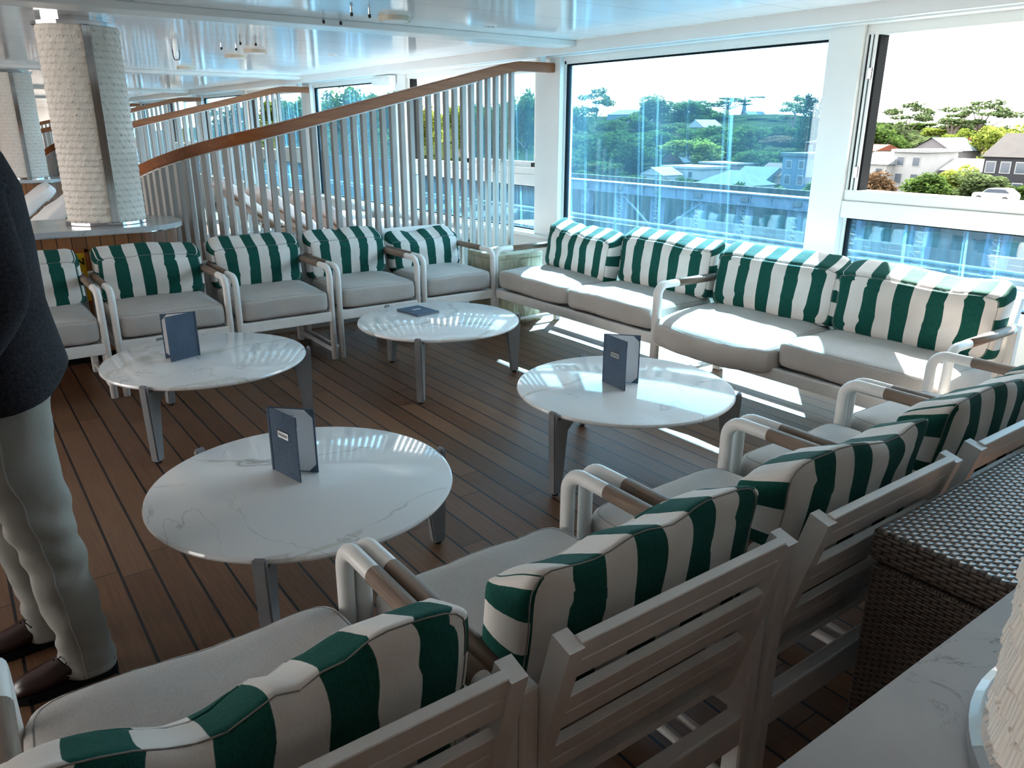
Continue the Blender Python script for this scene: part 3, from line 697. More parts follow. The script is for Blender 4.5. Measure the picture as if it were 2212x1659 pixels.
# ------------------------------------------------------------------ drinks menus
MW, MH, MT = 0.172, 0.245, 0.0045
def text_lines(bm, Mx, x0, x1, zs, y):
    rnd = random.Random(3)
    for z in zs:
        xe = x0+(x1-x0)*rnd.uniform(.45, 1); x = x0
        while x < xe:
            w_ = rnd.uniform(.004, .011); box(bm, x, min(x+w_, xe), y-.0002, y+.0002, z-.0009, z+.0009, 0, Mx); x += w_+.0025
def menu(label, x, y, a1, a2, plaque=True):
    """a1: heading of the front cover from the spine, a2: heading of the back cover"""
    t = thing('menu', label, 'menu', (x, y, TZ+.0005), 0, 'blue linen drinks menus')
    sgn = 1 if (a2-a1) > 0 else -1
    for nm, a, ins in (('front_cover', a1, sgn), ('back_cover', a2, -sgn)):
        Mx = Matrix.Rotation(R_(a), 4, 'Z')
        c = obj(nm, B(.003, MW, -MT/2, MT/2, 0, MH, .0015, M=Mx), m_menu, t)
        yi = ins*(MT/2+.0008)
        bm = bmesh.new(); pg = [(.010, .004), (MW-.028, .004), (MW-.006, .026), (MW-.006, MH-.026), (MW-.028, MH-.004), (.010, MH-.004)]
        f0 = [bm.verts.new(Mx @ Vector((u, yi-.0005*ins, z))) for u, z in pg]; f1 = [bm.verts.new(Mx @ Vector((u, yi+.0005*ins, z))) for u, z in pg]
        for k in range(6): bm.faces.new((f0[k], f0[(k+1) % 6], f1[(k+1) % 6], f1[k]))
        bm.faces.new(f0); bm.faces.new(f1); bmesh.ops.recalc_face_normals(bm, faces=bm.faces[:])
        page = obj('page', bm, m_paper, c)
        bm = bmesh.new()
        text_lines(bm, Mx, .07, .115, (MH-.027,), yi+ins*.0007); text_lines(bm, Mx, .055, .105, [MH-.05-.0085*i for i in range(9)]+[MH-.145-.009*i for i in range(8)], yi+ins*.0007)
        obj('printed_text', bm, m_ink, page)
        for u, z, d in ((MW-.002, .002, 1), (MW-.002, MH-.002, -1)):
            bm = bmesh.new(); tri = [(u, z), (u-.034, z), (u, z+d*.034)]
            f0 = [bm.verts.new(Mx @ Vector((a_, yi+ins*.0006, z_))) for a_, z_ in tri]; f1 = [bm.verts.new(Mx @ Vector((a_, yi+ins*.0016, z_))) for a_, z_ in tri]
            for k in range(3): bm.faces.new((f0[k], f0[(k+1) % 3], f1[(k+1) % 3], f1[k]))
            bm.faces.new(f0); bm.faces.new(f1); bmesh.ops.recalc_face_normals(bm, faces=bm.faces[:]); obj('corner_tab', bm, m_menu, c)
        if nm == 'front_cover' and plaque:
            yo = -ins*(MT/2)
            obj('plaque_recess', B(.050, .122, min(yo, yo-ins*.0008), max(yo, yo-ins*.0008), MH*.585, MH*.71, M=Mx), m_darkgap, c)
            pl = obj('plaque', B(.055, .121, min(yo-ins*.0009, yo-ins*.0016), max(yo-ins*.0009, yo-ins*.0016), MH*.595, MH*.695, M=Mx), m_plaque, c)
            bm = bmesh.new()
            for i in range(13):
                hh = (.8, .5, .9, .6)[i % 4]*.008; box(bm, .060+i*.0044, .0625+i*.0044, yo-ins*.0019-.0002, yo-ins*.0019+.0002, MH*.645-hh, MH*.645+hh, 0, Mx)
            obj('engraving', bm, m_greymetal, pl)
    obj('spine', B(-.004, .006, -.006, .006, 0, MH, .002, M=Matrix.Rotation(R_((a1+a2)/2), 4, 'Z')), m_menu, t)
    return t
menu('blue menu standing open on the coffee table nearest us', .812, 2.594, -78, -45)
menu('blue menu standing open on the right coffee table before the sofas', 2.496, 2.656, -96, -47)
menu('blue menu standing on the left back table, showing its plain cover', .999, 4.287, 168, 199, False)
t = thing('menu', 'blue menu lying closed on the middle back table', 'menu', (2.495, 4.51, TZ+.0005), R_(7), 'blue linen drinks menus')
obj('back_cover', B(-.088, .088, -.12, .12, 0, .0045, .0015), m_menu, t); obj('page', B(-.083, .083, -.115, .115, .0045, .0085), m_paper, t)
fc = obj('front_cover', B(-.088, .088, -.12, .12, .0085, .013, .0015), m_menu, t); obj('spine', B(-.093, -.086, -.12, .12, 0, .013, .002), m_menu, t)
pl = obj('plaque', B(-.035, .035, .008, .034, .013, .0138), m_plaque, fc)

# ------------------------------------------------------------------ wicker chest, stone block, caution sign
def uvbox(x0, x1, y0, y1, z0, z1, su, sv, bev=.01, top=None):
    bm = B(x0, x1, y0, y1, z0, z1, bev, seg=3); uvl = bm.loops.layers.uv.new('UVMap'); bm.normal_update()
    for f in bm.faces:
        n = f.normal; f.smooth = True
        for lp in f.loops:
            p = lp.vert.co
            if abs(n.z) > .6: a, b_ = (p.x/(top or (su, sv))[0], p.y/(top or (su, sv))[1])
            elif abs(n.x) > .6: a, b_ = (p.y/su, p.z/sv)
            else: a, b_ = (p.x/su, p.z/sv)
            lp[uvl].uv = (a+200, b_+200)
    return bm
t = thing('wicker_chest', 'brown resin wicker chest with a shiny woven lid between chairs and counter', 'chest', (1.565, .39, 0))
obj('chest_body', uvbox(.0, 1.35, .0, .365, .0, .664, .032, .0075, .012), m_weave, t)
obj('lid', uvbox(-.004, 1.356, -.004, .372, .672, .75, .036, .0095, .014, top=(.027, .0135)), m_weave, t)
obj('lid_gap', B(.012, 1.338, .012, .353, .664, .672), m_darkgap, t)
t = thing('stone_block', 'mossy carved stone block with slab top in the corner between chair and sofa', 'side table', (3.84, 5.38, 0))
bm = bmesh.new(); r = bmesh.ops.create_cube(bm, size=1)
bmesh.ops.subdivide_edges(bm, edges=bm.edges[:], cuts=22, use_grid_fill=True)
for v in bm.verts:
    p = Vector((v.co.x*.47, v.co.y*.44, .28+v.co.z*.56)); g = noise.fractal(Vector((p.x*7, p.y*7, p.z*3)), 1.0, 2.0, 4); e = 1-abs(2*(p.z-.28)/.56)**6
    low = max(0, 1-p.z/.3)
    d = (g*.012+noise.noise(Vector((p.x*22, p.y*22, p.z*4)))*.028*low)*e; v.co = p + Vector((v.co.x, v.co.y, 0))*2*d
obj('carved_body', bm, m_planter, t, True); obj('slab_top', B(-.24, .24, -.225, .225, .56, .60, .01), m_planter, t)
t = thing('caution_sign', 'yellow caution board in a timber frame on the counter front', 'sign', (.57, 5.955, .615))
bm = bmesh.new()
for a in ((-.18, .18, .165, .19), (-.18, .18, -.19, -.165), (-.18, -.155, -.19, .19), (.155, .18, -.19, .19)): box(bm, a[0], a[1], -.022, .012, a[2], a[3], .003)
obj('sign_frame', bm, m_rail, t); pn = obj('sign_panel', B(-.156, .156, -.014, .01, -.166, .166), m_yellow, t)
cu = bpy.data.curves.new('caution', 'FONT'); cu.body = 'CAUTION'; cu.size = .066; cu.align_x = 'CENTER'; cu.extrude = .0006; cu.offset = .0012
tmp = bpy.data.objects.new('caution', cu); C.objects.link(tmp); bpy.context.view_layer.update()
me = bpy.data.meshes.new_from_object(tmp.evaluated_get(bpy.context.evaluated_depsgraph_get())); bpy.data.objects.remove(tmp)
me.materials.clear(); me.materials.append(m_black); o = bpy.data.objects.new('lettering', me); C.objects.link(o); o.parent = pn
o.location = (0, -.0152, .085); o.rotation_euler = (PI/2, 0, 0)

# ------------------------------------------------------------------ the standing person
def blob(bm, c, r, M=None, seg=16):
    q = bmesh.ops.create_uvsphere(bm, u_segments=seg, v_segments=seg*2//3, radius=1)
    for v in q['verts']:
        v.co = Vector((v.co.x*r[0], v.co.y*r[1], v.co.z*r[2])); v.co = (M @ v.co if M else v.co) + Vector(c)
def person():
    # facing -x, left side towards us; feet apart
    me = bpy.data.meshes.new('person'); bm = bmesh.new(); lay = bm.verts.layers.skin.verify()
    V = []
    def jv(p, r):
        v = bm.verts.new(p); v[lay].radius = r if isinstance(r, tuple) else (r, r); V.append(v); return v
    px, py = 0.045, 2.46
    pel = jv((px, py, .93), (.13, .12)); pel[lay].use_root = True
    wa = jv((px, py, 1.12), (.115, .135)); ch = jv((px-.01, py, 1.36), (.125, .16)); nb = jv((px-.01, py, 1.54), (.065, .07)); nt = jv((px-.03, py, 1.635), (.058, .058))
    hd1 = jv((px-.055, py, 1.70), (.088, .076)); hd2 = jv((px-.05, py, 1.80), (.098, .080)); hd3 = jv((px-.045, py, 1.865), (.065, .055))
    E = [(pel, wa), (wa, ch), (ch, nb), (nb, nt), (nt, hd1), (hd1, hd2), (hd2, hd3)]
    chin = jv((px-.13, py, 1.685), (.022, .026)); E.append((hd1, chin))
    nose = jv((px-.158, py, 1.765), (.010, .010)); E.append((hd2, nose))
    for s, fx, fy in ((-1, .105, 2.335), (1, .045, 2.60)):
        hp = jv((px, py+s*.095, .88), .095); kn = jv((fx-.035, fy-s*.005, .49), .06); an = jv((fx+.015, fy, .09), .042); E += [(pel, hp), (hp, kn), (kn, an)]
        hl = jv((fx+.04, fy, .045), .035); to = jv((fx-.14, fy, .035), .030); E += [(an, to)]; E += [(an, hl)]
        sh = jv((px, py+s*.20, 1.47), .062); el = jv((px+.03, py+s*.265, 1.18), .043); wr = jv((px-.13, py+s*.235, .965), .030)
        E += [(ch, sh), (sh, el), (el, wr)]
        pm = jv((px-.19, py+s*.228, .925), (.036, .020)); E.append((wr, pm))
        th0 = jv((px-.165, py+s*.21, .955), .013); th1 = jv((px-.205, py+s*.195, .945), .010); E += [(wr, th0), (th0, th1)]
        for q, (dz, ln) in enumerate(((.026, .07), (.009, .078), (-.009, .072), (-.026, .056))):
            f0 = jv((px-.225, py+s*.228, .915+dz), .0095); f1 = jv((px-.225-ln*.55, py+s*.222, .898+dz*1.1), .0088); f2 = jv((px-.225-ln*.85, py+s*.210, .873+dz*1.1), .008)
            E += [(pm, f0), (f0, f1), (f1, f2)]
    for a, b_ in E: bm.edges.new((a, b_))
    bm.to_mesh(me); bm.free(); me.materials.append(m_skin)
    o = bpy.data.objects.new('person', me); C.objects.link(o)
    o.modifiers.new('skin', 'SKIN').use_smooth_shade = True
    o.modifiers.new('sub', 'SUBSURF').levels = 1
    tag(o, 'standing person in a dark blazer and light chinos, cut off by the left edge', 'person')
    # face
    bm = bmesh.new()
    for s in (-1, 1): blob(bm, (px-.134, py+s*.032, 1.785), (.012, .013, .011), seg=10)
    obj('eyes', bm, m_white, o)
    for s in (-1, 1):
        bm = bmesh.new(); blob(bm, (px-.04, py+s*.083, 1.765), (.026, .010, .036)); obj('ear', bm, m_skin, o, True)
    bm = bmesh.new(); blob(bm, (px-.148, py, 1.718), (.008, .026, .007)); obj('lips', bm, plain('lips', (.42, .2, .17), .5), o, True)
    bm = bmesh.new(); blob(bm, (px-.03, py, 1.825), (.112, .092, .082), seg=20)
    for v in bm.verts:
        if v.co.x < px-.10: v.co.z = max(v.co.z, 1.85)
    obj('hair', bm, m_hair, o, True)
    # jacket: body, lapel side, sleeves
    bm = bmesh.new(); rings = loft(bm, [((px+.005, py, .90), .150, .235), ((px+.012, py, .925), .155, .24), ((px+.008, py, 1.03), .146, .225), ((px+.002, py, 1.15), .138, .205), ((px, py, 1.32), .142, .215), ((px+.002, py, 1.45), .132, .205), ((px+.004, py, 1.53), .105, .155), ((px, py, 1.585), .074, .085)], 48, False, 2.3)
    for v in bm.verts:
        a = math.atan2(v.co.y-py, v.co.x-px); kz = max(0, 1.3-v.co.z)
        v.co.x += .010*math.sin(3*a+v.co.z*7)*kz; v.co.y += .012*math.sin(4*a+v.co.z*5)*kz
        if v.co.z < .935: v.co.z += .05*max(0, math.cos(a))-.02*max(0, -math.cos(a))
        v.co += noise.noise_vector(v.co*8)*.006
    bmesh.ops.subdivide_edges(bm, edges=bm.edges[:], cuts=1, use_grid_fill=True, smooth=.6)
    jk = obj('jacket', bm, m_jacket, o, True); sm = jk.modifiers.new('thick', 'SOLIDIFY'); sm.thickness = .006
    obj('jacket_seam', T([(px+.06, py-.226, .93), (px+.055, py-.214, 1.0), (px+.045, py-.196, 1.15), (px+.05, py-.203, 1.3)], .0018, 6), m_black, jk)
    for s in (-1, 1):
        pts = [Vector((px, py+s*.185, 1.53)), Vector((px+.01, py+s*.215, 1.45)), Vector((px+.022, py+s*.245, 1.30)), Vector((px+.03, py+s*.265, 1.18)), Vector((px-.04, py+s*.255, 1.085)), Vector((px-.115, py+s*.24, .985))]
        fp = fillet(pts, .12, 7); n_ = len(fp)-1
        bm = T(fp, [.045+.04*min(1, i/n_*7) - .038*max(0, i/n_-.15)/.85 for i in range(n_+1)], 24)
        for v in bm.verts: v.co += noise.noise_vector(v.co*11)*.007
        obj('jacket_sleeve', bm, m_jacket, jk, True)
    bm = bmesh.new(); lathe(bm, [(.070, 1.575), (.064, 1.615), (.060, 1.617), (.060, 1.58)], 24, px-.012, py, False); obj('shirt_collar', bm, m_white, o, True)
    # trousers
    bm = bmesh.new()
    for s, fx, fy in ((-1, .107, 2.335), (1, .045, 2.60)):
        secs = []
        for z, dx, rx, ry, b_ in ((.035, 0, .074, .070, 0), (.05, 0, .0755, .071, 0), (.16, -.003, .070, .068, .03), (.30, -.016, .074, .072, .12), (.46, -.034, .081, .080, .28), (.56, -.050, .090, .087, .42), (.70, -.076, .108, .098, .68), (.84, -.080, .116, .110, .9), (.93, -.072, .118, .116, 1.0)):
            y = fy*(1-b_)+(py+s*.075)*b_; secs.append(((fx+dx, y, z), rx, ry))
        n0 = len(bm.verts); fine = []
        for (c0, a0, b0), (c1, a1, b1) in zip(secs, secs[1:]):
            m = max(2, int((c1[2]-c0[2])/.014))
            for i in range(m):
                k = i/m; fine.append((Vector(c0).lerp(Vector(c1), k), a0+(a1-a0)*k, b0+(b1-b0)*k))
        rr = loft(bm, fine, 40, False, 2.2)
        for ring in rr:
            for v in ring:
                z = v.co.z
                fold = noise.noise(Vector((v.co.x*9+s, v.co.y*9, z*14)))*.013 + math.sin(z*70+v.co.x*38+2*s)*.0042*max(0, 1-abs(z-.52)/.2) + math.sin(z*105+v.co.y*34+v.co.x*20)*.004*max(0, 1-abs(z-.13)/.15) + noise.noise(Vector((v.co.x*30, v.co.y*30, z*17)))*.004
                d = Vector((v.co.x-fx, v.co.y-fy, 0)).normalized(); v.co += d*fold
        if s < 0: seam_pts = [ring[29].co+Vector((0, -.0035, 0)) for ring in rr[1::2]]
    tr = obj('trousers', bm, m_chino, o, True); tr.modifiers.new('thick', 'SOLIDIFY').thickness = .004
    obj('side_seam', T(seam_pts, .0019, 6), m_thread, tr)
    obj('hem', T([( .107+.0755*math.cos(a), 2.335+.0715*math.sin(a), .055) for a in [2*PI*i/32 for i in range(33)]], .0016, 6), m_thread, tr)
    for s, fx, fy in ((-1, .107, 2.335), (1, .045, 2.60)):
        bm = bmesh.new(); secs = []
        prof = [(.075, .015, .03), (.068, .036, .075), (.03, .041, .105), (-.02, .042, .10), (-.07, .045, .078), (-.12, .050, .056), (-.165, .046, .044), (-.20, .026, .030)]
        rings = []
        for dx, hy, hz in prof:
            ring = []
            for k in range(20):
                a = 2*PI*k/20; ca, sa = math.cos(a), math.sin(a)
                ring.append(bm.verts.new((fx+dx, fy+hy*math.copysign(abs(ca)**.8, ca), .022+hz*(sa*.5+.5)*(.86 if abs(ca) > .7 else 1))))
            rings.append(ring)
        for q, r2 in zip(rings, rings[1:]):
            for k in range(20): bm.faces.new((q[k], q[(k+1) % 20], r2[(k+1) % 20], r2[k]))
        bm.faces.new(rings[0][::-1]); bm.faces.new(rings[-1]); bmesh.ops.recalc_face_normals(bm, faces=bm.faces[:])
        so = obj('shoe', bm, m_leather, o, True)
        obj('sole', P([(fx+dx*1.01, fy-hy*1.0) for dx, hy, hz in prof]+[(fx+dx*1.01, fy+hy*1.0) for dx, hy, hz in prof[::-1]], 0, .025), m_black, so)
        bm = bmesh.new()
        for i in range(5):
            dx = -.045-.018*i; z = .022+.098-.011*i*1.02-.006
            tube(bm, [(fx+dx, fy-.026, z-.016), (fx+dx-.004, fy, z+.003), (fx+dx-.008, fy+.026, z-.016)], .0024, 6)
        tube(bm, [(fx-.05, fy-.01, .112), (fx-.075, fy-.038, .118), (fx-.06, fy-.05, .095), (fx-.05, fy-.012, .113)], .0022, 6); tube(bm, [(fx-.05, fy+.01, .112), (fx-.08, fy+.035, .116), (fx-.06, fy+.046, .09)], .0022, 6)
        obj('laces', bm, m_black, so)
    return o
person()

# ------------------------------------------------------------------ sun loungers behind the partition
def lounger(label, x, y, rz, mt, group, marks=False):
    t = thing('sun_lounger', label, 'sun lounger', (x, y, 0), rz, group)   # head at x = 0, foot towards +x
    for s in (-1, 1):
        obj('side_rail', B(.55, 1.95, s*.31-.02, s*.31+.02, .30, .36, .005), m_teakdk, t)
        for xx in (.62, 1.85): obj('leg', B(xx-.025, xx+.025, s*.31-.02, s*.31+.02, 0, .30, .004), m_teakdk, t)
        obj('back_brace', T([(.28, s*.29, .60), (.85, s*.29, .30)], .018, 8), m_frame, t)
    obj('back_panel', B(-.35, .38, -.30, .30, -.02, .0, M=Matrix.Translation((.33, 0, .56)) @ Matrix.Rotation(R_(38), 4, 'Y')), m_teakdk, t)
    obj('seat_slats', B(.58, 1.93, -.30, .30, .345, .365), m_teakdk, t)
    c = Cushion(.82, .66, .15, .3, 2, 7, x, .012); o = obj('towel_headrest', c.mesh((18, 16, 6)), mt, t, True); o.location = (.28, 0, .66); o.rotation_euler = (0, R_(38), 0)
    if marks:
        for q in (0, 1):
            for i in range(3): obj('printed_mark', B(-.10+.05*i, -.075+.05*i, -.30+.34*q, -.27+.34*q, .074, .078), m_greymetal, o)
    c = Cushion(1.33, .62, .12, .2, 2, 9, x+2, .008); o = obj('mattress', c.mesh((20, 14, 5)), mt, t, True); o.location = (1.25, 0, .42)
    return t
LG = 'loungers behind the slatted partition'
lounger('pinkish covered lounger just behind the partition, nearest the window', 3.02, 7.75, 0, m_pinktowel, LG)
lounger('pinkish covered lounger behind the partition, second from the window side', 2.95, 8.95, 0, m_pinktowel, LG)
lounger('pinkish covered lounger behind the partition, third from the window side', 2.9, 10.15, 0, m_pinktowel, LG)
lounger('white towelled lounger left of the near column, closer one', 1.15, 9.5, PI, m_towel, 'white towelled loungers behind the counter', True)
lounger('white towelled lounger left of the near column, farther one', 1.05, 10.8, PI, m_towel, 'white towelled loungers behind the counter', True)
# ------------------------------------------------------------------ the shore beyond the windows
def ground_z(X, Y=0):
    lo = 5.5*min(1, max(0, (Y-42)/25))*max(0, 1-(X-92)/120) if X > 91.2 else 0
    z = ground_b(X)-lo
    if z > -1 and X > 91.2: z = -1+(z+1)*min(1, max(0.12, (Y/X-.45)/.25))
    return z
def ground_b(X):
    pr = [(34, -12.5), (91, -12.5), (91.6, -6.4), (145, -6.0), (220, -1.5), (330, 8), (620, 12), (700, 12)]
    for (a, za), (b_, zb) in zip(pr, pr[1:]):
        if X <= b_: return za+(zb-za)*max(0, (X-a))/(b_-a)
    return 12
def mat_ground():
    m, nt, b = base('shore_ground', (.2, .2, .15), 1.0, 0, 0.0); co = coords(nt); f = noise_(nt, co, .08, 4)
    nt.links.new(ramp(nt, f, [(.35, (.006, .010, .004)), (.6, (.016, .022, .009))]), b.inputs['Base Color']); return m
m_ground = mat_ground(); m_wharf = plain('wharf_concrete', (.05, .05, .048), .95, 0, .15, .3, spec=0.05)
bm = bmesh.new(); xs = [91, 91.6, 100, 110, 125, 145, 180, 220, 275, 330, 400, 500, 700]; ys = list(list(range(-150, 30, 30))+list(range(30, 80, 6))+list(range(80, 950, 40))); gr = [[bm.verts.new((x, y, ground_z(x, y))) for y in ys] for x in xs]
for i in range(len(xs)-1):
    for j in range(len(ys)-1): bm.faces.new((gr[i][j], gr[i+1][j], gr[i+1][j+1], gr[i][j+1]))
bmesh.ops.recalc_face_normals(bm, faces=bm.faces[:]); struct('hillside', bm, m_ground)
struct('wharf_deck', B(40, 91.2, -150, 900, -13.2, -12.5), m_wharf)
m_water = plain('harbour_water', (.02, .05, .06), .08, 0, .2, .4)
struct('harbour_water', B(5.2, 40, -150, 900, -14.2, -14), m_water)

m_steel = plain('blue_grey_steel', (.085, .105, .14), .6, 0, .15, 1.2, spec=0.15); m_steeld = plain('dark_steel', (.04, .045, .05), .6)
def mat_corr(name, c0, c1, sc):
    m, nt, b = base(name, c0, .8, 0, 0.1); co = coords(nt); s = nt.nodes.new('ShaderNodeSeparateXYZ'); nt.links.new(co, s.inputs[0])
    wv = M_(nt, 'SINE', M_(nt, 'MULTIPLY', s.outputs[1], sc)); n = noise_(nt, mapping(nt, co, (1, .4, .1)), 1.5, 3)
    nt.links.new(ramp(nt, M_(nt, 'ADD', n, M_(nt, 'MULTIPLY', wv, .06)), [(.3, c0), (.7, c1)]), b.inputs['Base Color']); bump(nt, b, wv, .8, .15); return m
m_corr = mat_corr('corrugated_sheet_piling', (.018, .022, .022), (.055, .06, .055), 5.0)
t = thing('steel_gantry', 'long blue grey steel gantry on lattice legs across the wharf', 'gantry', (64, 60, -8.7))
bm = bmesh.new(); box(bm, -.5, .5, -60, 62, 3.25, 4.2); box(bm, -.75, .75, -60, 62, 4.2, 4.32); box(bm, -.7, .7, -60, 62, 3.15, 3.25)
for k in range(-24, 26): box(bm, -.58, -.48, k*2.4-.05, k*2.4+.05, 3.25, 4.2)
obj('beam', bm, m_steel, t)
for k in range(-6, 7):
    y = -17.3+k*5.85 if k else -17.3
    bm = bmesh.new(); y += 0
    box(bm, -.35, .35, y-.38, y+.02, -3.8, 3.2); box(bm, -.25, .25, y+.95, y+1.2, -3.8, 3.2)
    for q in range(-5, 4): tube(bm, [(-.2, y, .1+q*.8), (-.2, y+1, .75+q*.8)], .06, 6); tube(bm, [(-.2, y, .75+q*.8), (-.2, y+1, .78+q*.8)], .06, 6)
    bmesh.ops.recalc_face_normals(bm, faces=bm.faces[:]); lg = obj('lattice_leg', bm, m_steel, t)
    obj('bracket', B(-.66, -.5, y-.4, y+.5, 3.45, 3.95, .05), m_steeld, t)
obj('brace', T([(-.3, 5.9, 3.0), (-.3, 1.6, .1)], .12, 8), m_steel, t); obj('brace', T([(-.3, -6.0, 3.0), (-.3, -1.2, .1)], .12, 8), m_steel, t)
tag(obj('sheet_pile_wall', B(90.2, 90.9, 48, 260, -12.5, -6.0), m_corr), 'tall dark corrugated sheet wall behind the gantry legs', 'wall')
tag(obj('retaining_wall', B(90.3, 91, -60, 48, -12.5, -6.6), plain('dark_masonry', (.04, .038, .034), .85, 0, .3, 1.0)), 'low dark masonry retaining wall behind the gantry', 'wall')
m_shed = plain('pale_shed_cladding', (.13, .15, .165), .8, 0, .05, .4, spec=0.1)
t = thing('wharf_wall', 'dark corrugated wall with a pale pipe rail along the wharf edge', 'wall', (40, 60, -8.7))
obj('corrugated_face', B(-.2, .2, -75, 160, -3.8, 3.6), m_corr, t); obj('pipe_rail', T([(0, -75, 3.9), (0, 160, 3.9)], .10, 8), m_shed, t)
for k in range(-12, 20): obj('post', B(-.08, .08, k*6-.08, k*6+.08, 3.6, 3.85), m_steeld, t)
t = thing('wharf_shed', 'long low pale shed with a row of dark vents below the window', 'shed', (36, 20, -7.6))
obj('wall', B(-1.5, 1.5, -22, 12, -5, 2.2), m_shed, t)
bm = bmesh.new(); box(bm, -1.8, 1.8, -22.3, 12.3, 2.2, 2.45); obj('roof', bm, m_shed, t)
for k in range(8): obj('vent', B(-1.56, -1.48, 9-k*3.6, 10.3-k*3.6, 1.2, 1.7), m_steeld, t)
obj('pipe_rail', T([(-1.9, -22, 3.2), (-1.9, 12, 3.2)], .06, 8), m_wall, t)
for k in range(6): obj('rail_post', B(-1.95, -1.85, -20+6*k, -19.9+6*k, 2.4, 3.2), m_steel, t)

# --- houses
WM = {k: plain('house_'+k, c, .9, 0, .06, .5, spec=0.1) for k, c in dict(white=(0.21, 0.21, 0.206), brick=(0.06, 0.027, 0.021), grey=(0.12, 0.111, 0.114), blue=(0.066, 0.096, 0.126), tan=(0.162, 0.126, 0.102), dark=(0.027, 0.027, 0.03), cream=(0.228, 0.21, 0.174)).items()}
RM = {k: plain('roof_'+k, tuple(min(1, q*1.7) for q in c), .9, 0, .12, .8, spec=0.05) for k, c in dict(slate=(0.0324, 0.0418, 0.0486), pale=(0.0810, 0.0891, 0.0945), tile=(0.0378, 0.0229, 0.0175), dark=(0.0121, 0.0108, 0.0108), red=(0.0648, 0.0216, 0.0135), white=(0.1134, 0.1134, 0.1107)).items()}
m_wpane = plain('house_window_pane', (.05, .06, .075), .15)
def house(label, px0, px1, pyr, pye, X, depth, wall, roof, kind='gable', wins=2, chim=False, cat='house', group=None):
    A = atX(px0, pye, X); Bq = atX(px1, pye, X); Z1 = (A.z+Bq.z)/2; zr = atX((px0+px1)/2, pyr, X).z; y0, y1 = min(A.y, Bq.y), max(A.y, Bq.y); W2 = (y1-y0)/2; zb = ground_z(X, (y0+y1)/2)-.6
    if zb > Z1-2.5: zb = Z1-2.6
    t = thing('house', label, cat, (X, (y0+y1)/2, zb), 0, group); h = Z1-zb; r = zr-zb
    obj('walls', B(0, depth, -W2, W2, 0, h), WM[wall], t)
    bm = bmesh.new(); o = .35
    def poly(vs, fs):
        vv = [bm.verts.new(v) for v in vs]
        for f in fs: bm.faces.new([vv[i] for i in f])
    if kind == 'gable':                                                # gable end towards the ship
        poly([(-o, -W2-o, h-.15), (-o, W2+o, h-.15), (-o, 0, r), (depth+o, -W2-o, h-.15), (depth+o, W2+o, h-.15), (depth+o, 0, r)], [(0, 2, 5, 3), (1, 4, 5, 2), (0, 3, 4, 1)])
        g = bmesh.new(); vv = [g.verts.new(v) for v in ((0, -W2, h), (0, W2, h), (0, 0, r-.15), (depth, -W2, h), (depth, W2, h), (depth, 0, r-.15))]
        g.faces.new(vv[:3]); g.faces.new(vv[3:]); obj('gable', g, WM[wall], t)
    elif kind == 'side':                                               # ridge along the shore
        poly([(-o, -W2-o, h-.1), (-o, W2+o, h-.1), (depth/2, -W2-o, r), (depth/2, W2+o, r), (depth+o, -W2-o, h-.1), (depth+o, W2+o, h-.1)], [(0, 1, 3, 2), (2, 3, 5, 4), (0, 2, 4), (1, 5, 3), (0, 4, 5, 1)])
    elif kind == 'hip':
        poly([(-o, -W2-o, h), (-o, W2+o, h), (depth+o, W2+o, h), (depth+o, -W2-o, h), (depth/2, -W2*.25, r), (depth/2, W2*.25, r)], [(0, 1, 5, 4), (1, 2, 5), (2, 3, 4, 5), (3, 0, 4), (3, 2, 1, 0)])
    else:
        box(bm, -o, depth+o, -W2-o, W2+o, h, max(r, h+.3))
    bmesh.ops.recalc_face_normals(bm, faces=bm.faces[:]); obj('roof', bm, RM[roof], t)
    for k in range(wins):
        y = -W2+2*W2*(k+.5)/wins
        for z in ((h-1.9, h-.5),) if h < 4.6 else ((h-2.0, h-.6), (h-4.6, h-3.0)):
            f = obj('window', B(-.06, .1, y-.6, y+.6, z[0], z[1]), WM['white'], t); obj('pane', B(-.09, -.05, y-.48, y+.48, z[0]+.12, z[1]-.12), m_wpane, f)
    if chim:
        c = obj('chimney', B(depth*.4, depth*.4+1, W2*.4, W2*.4+1.4, h, r+1.3), WM['brick'], t); obj('chimney_pot', B(depth*.4+.2, depth*.4+.8, W2*.4+.2, W2*.4+.7, r+1.3, r+1.8), RM['red'], c)
    return t
HG = 'houses on the shore behind the wharf'
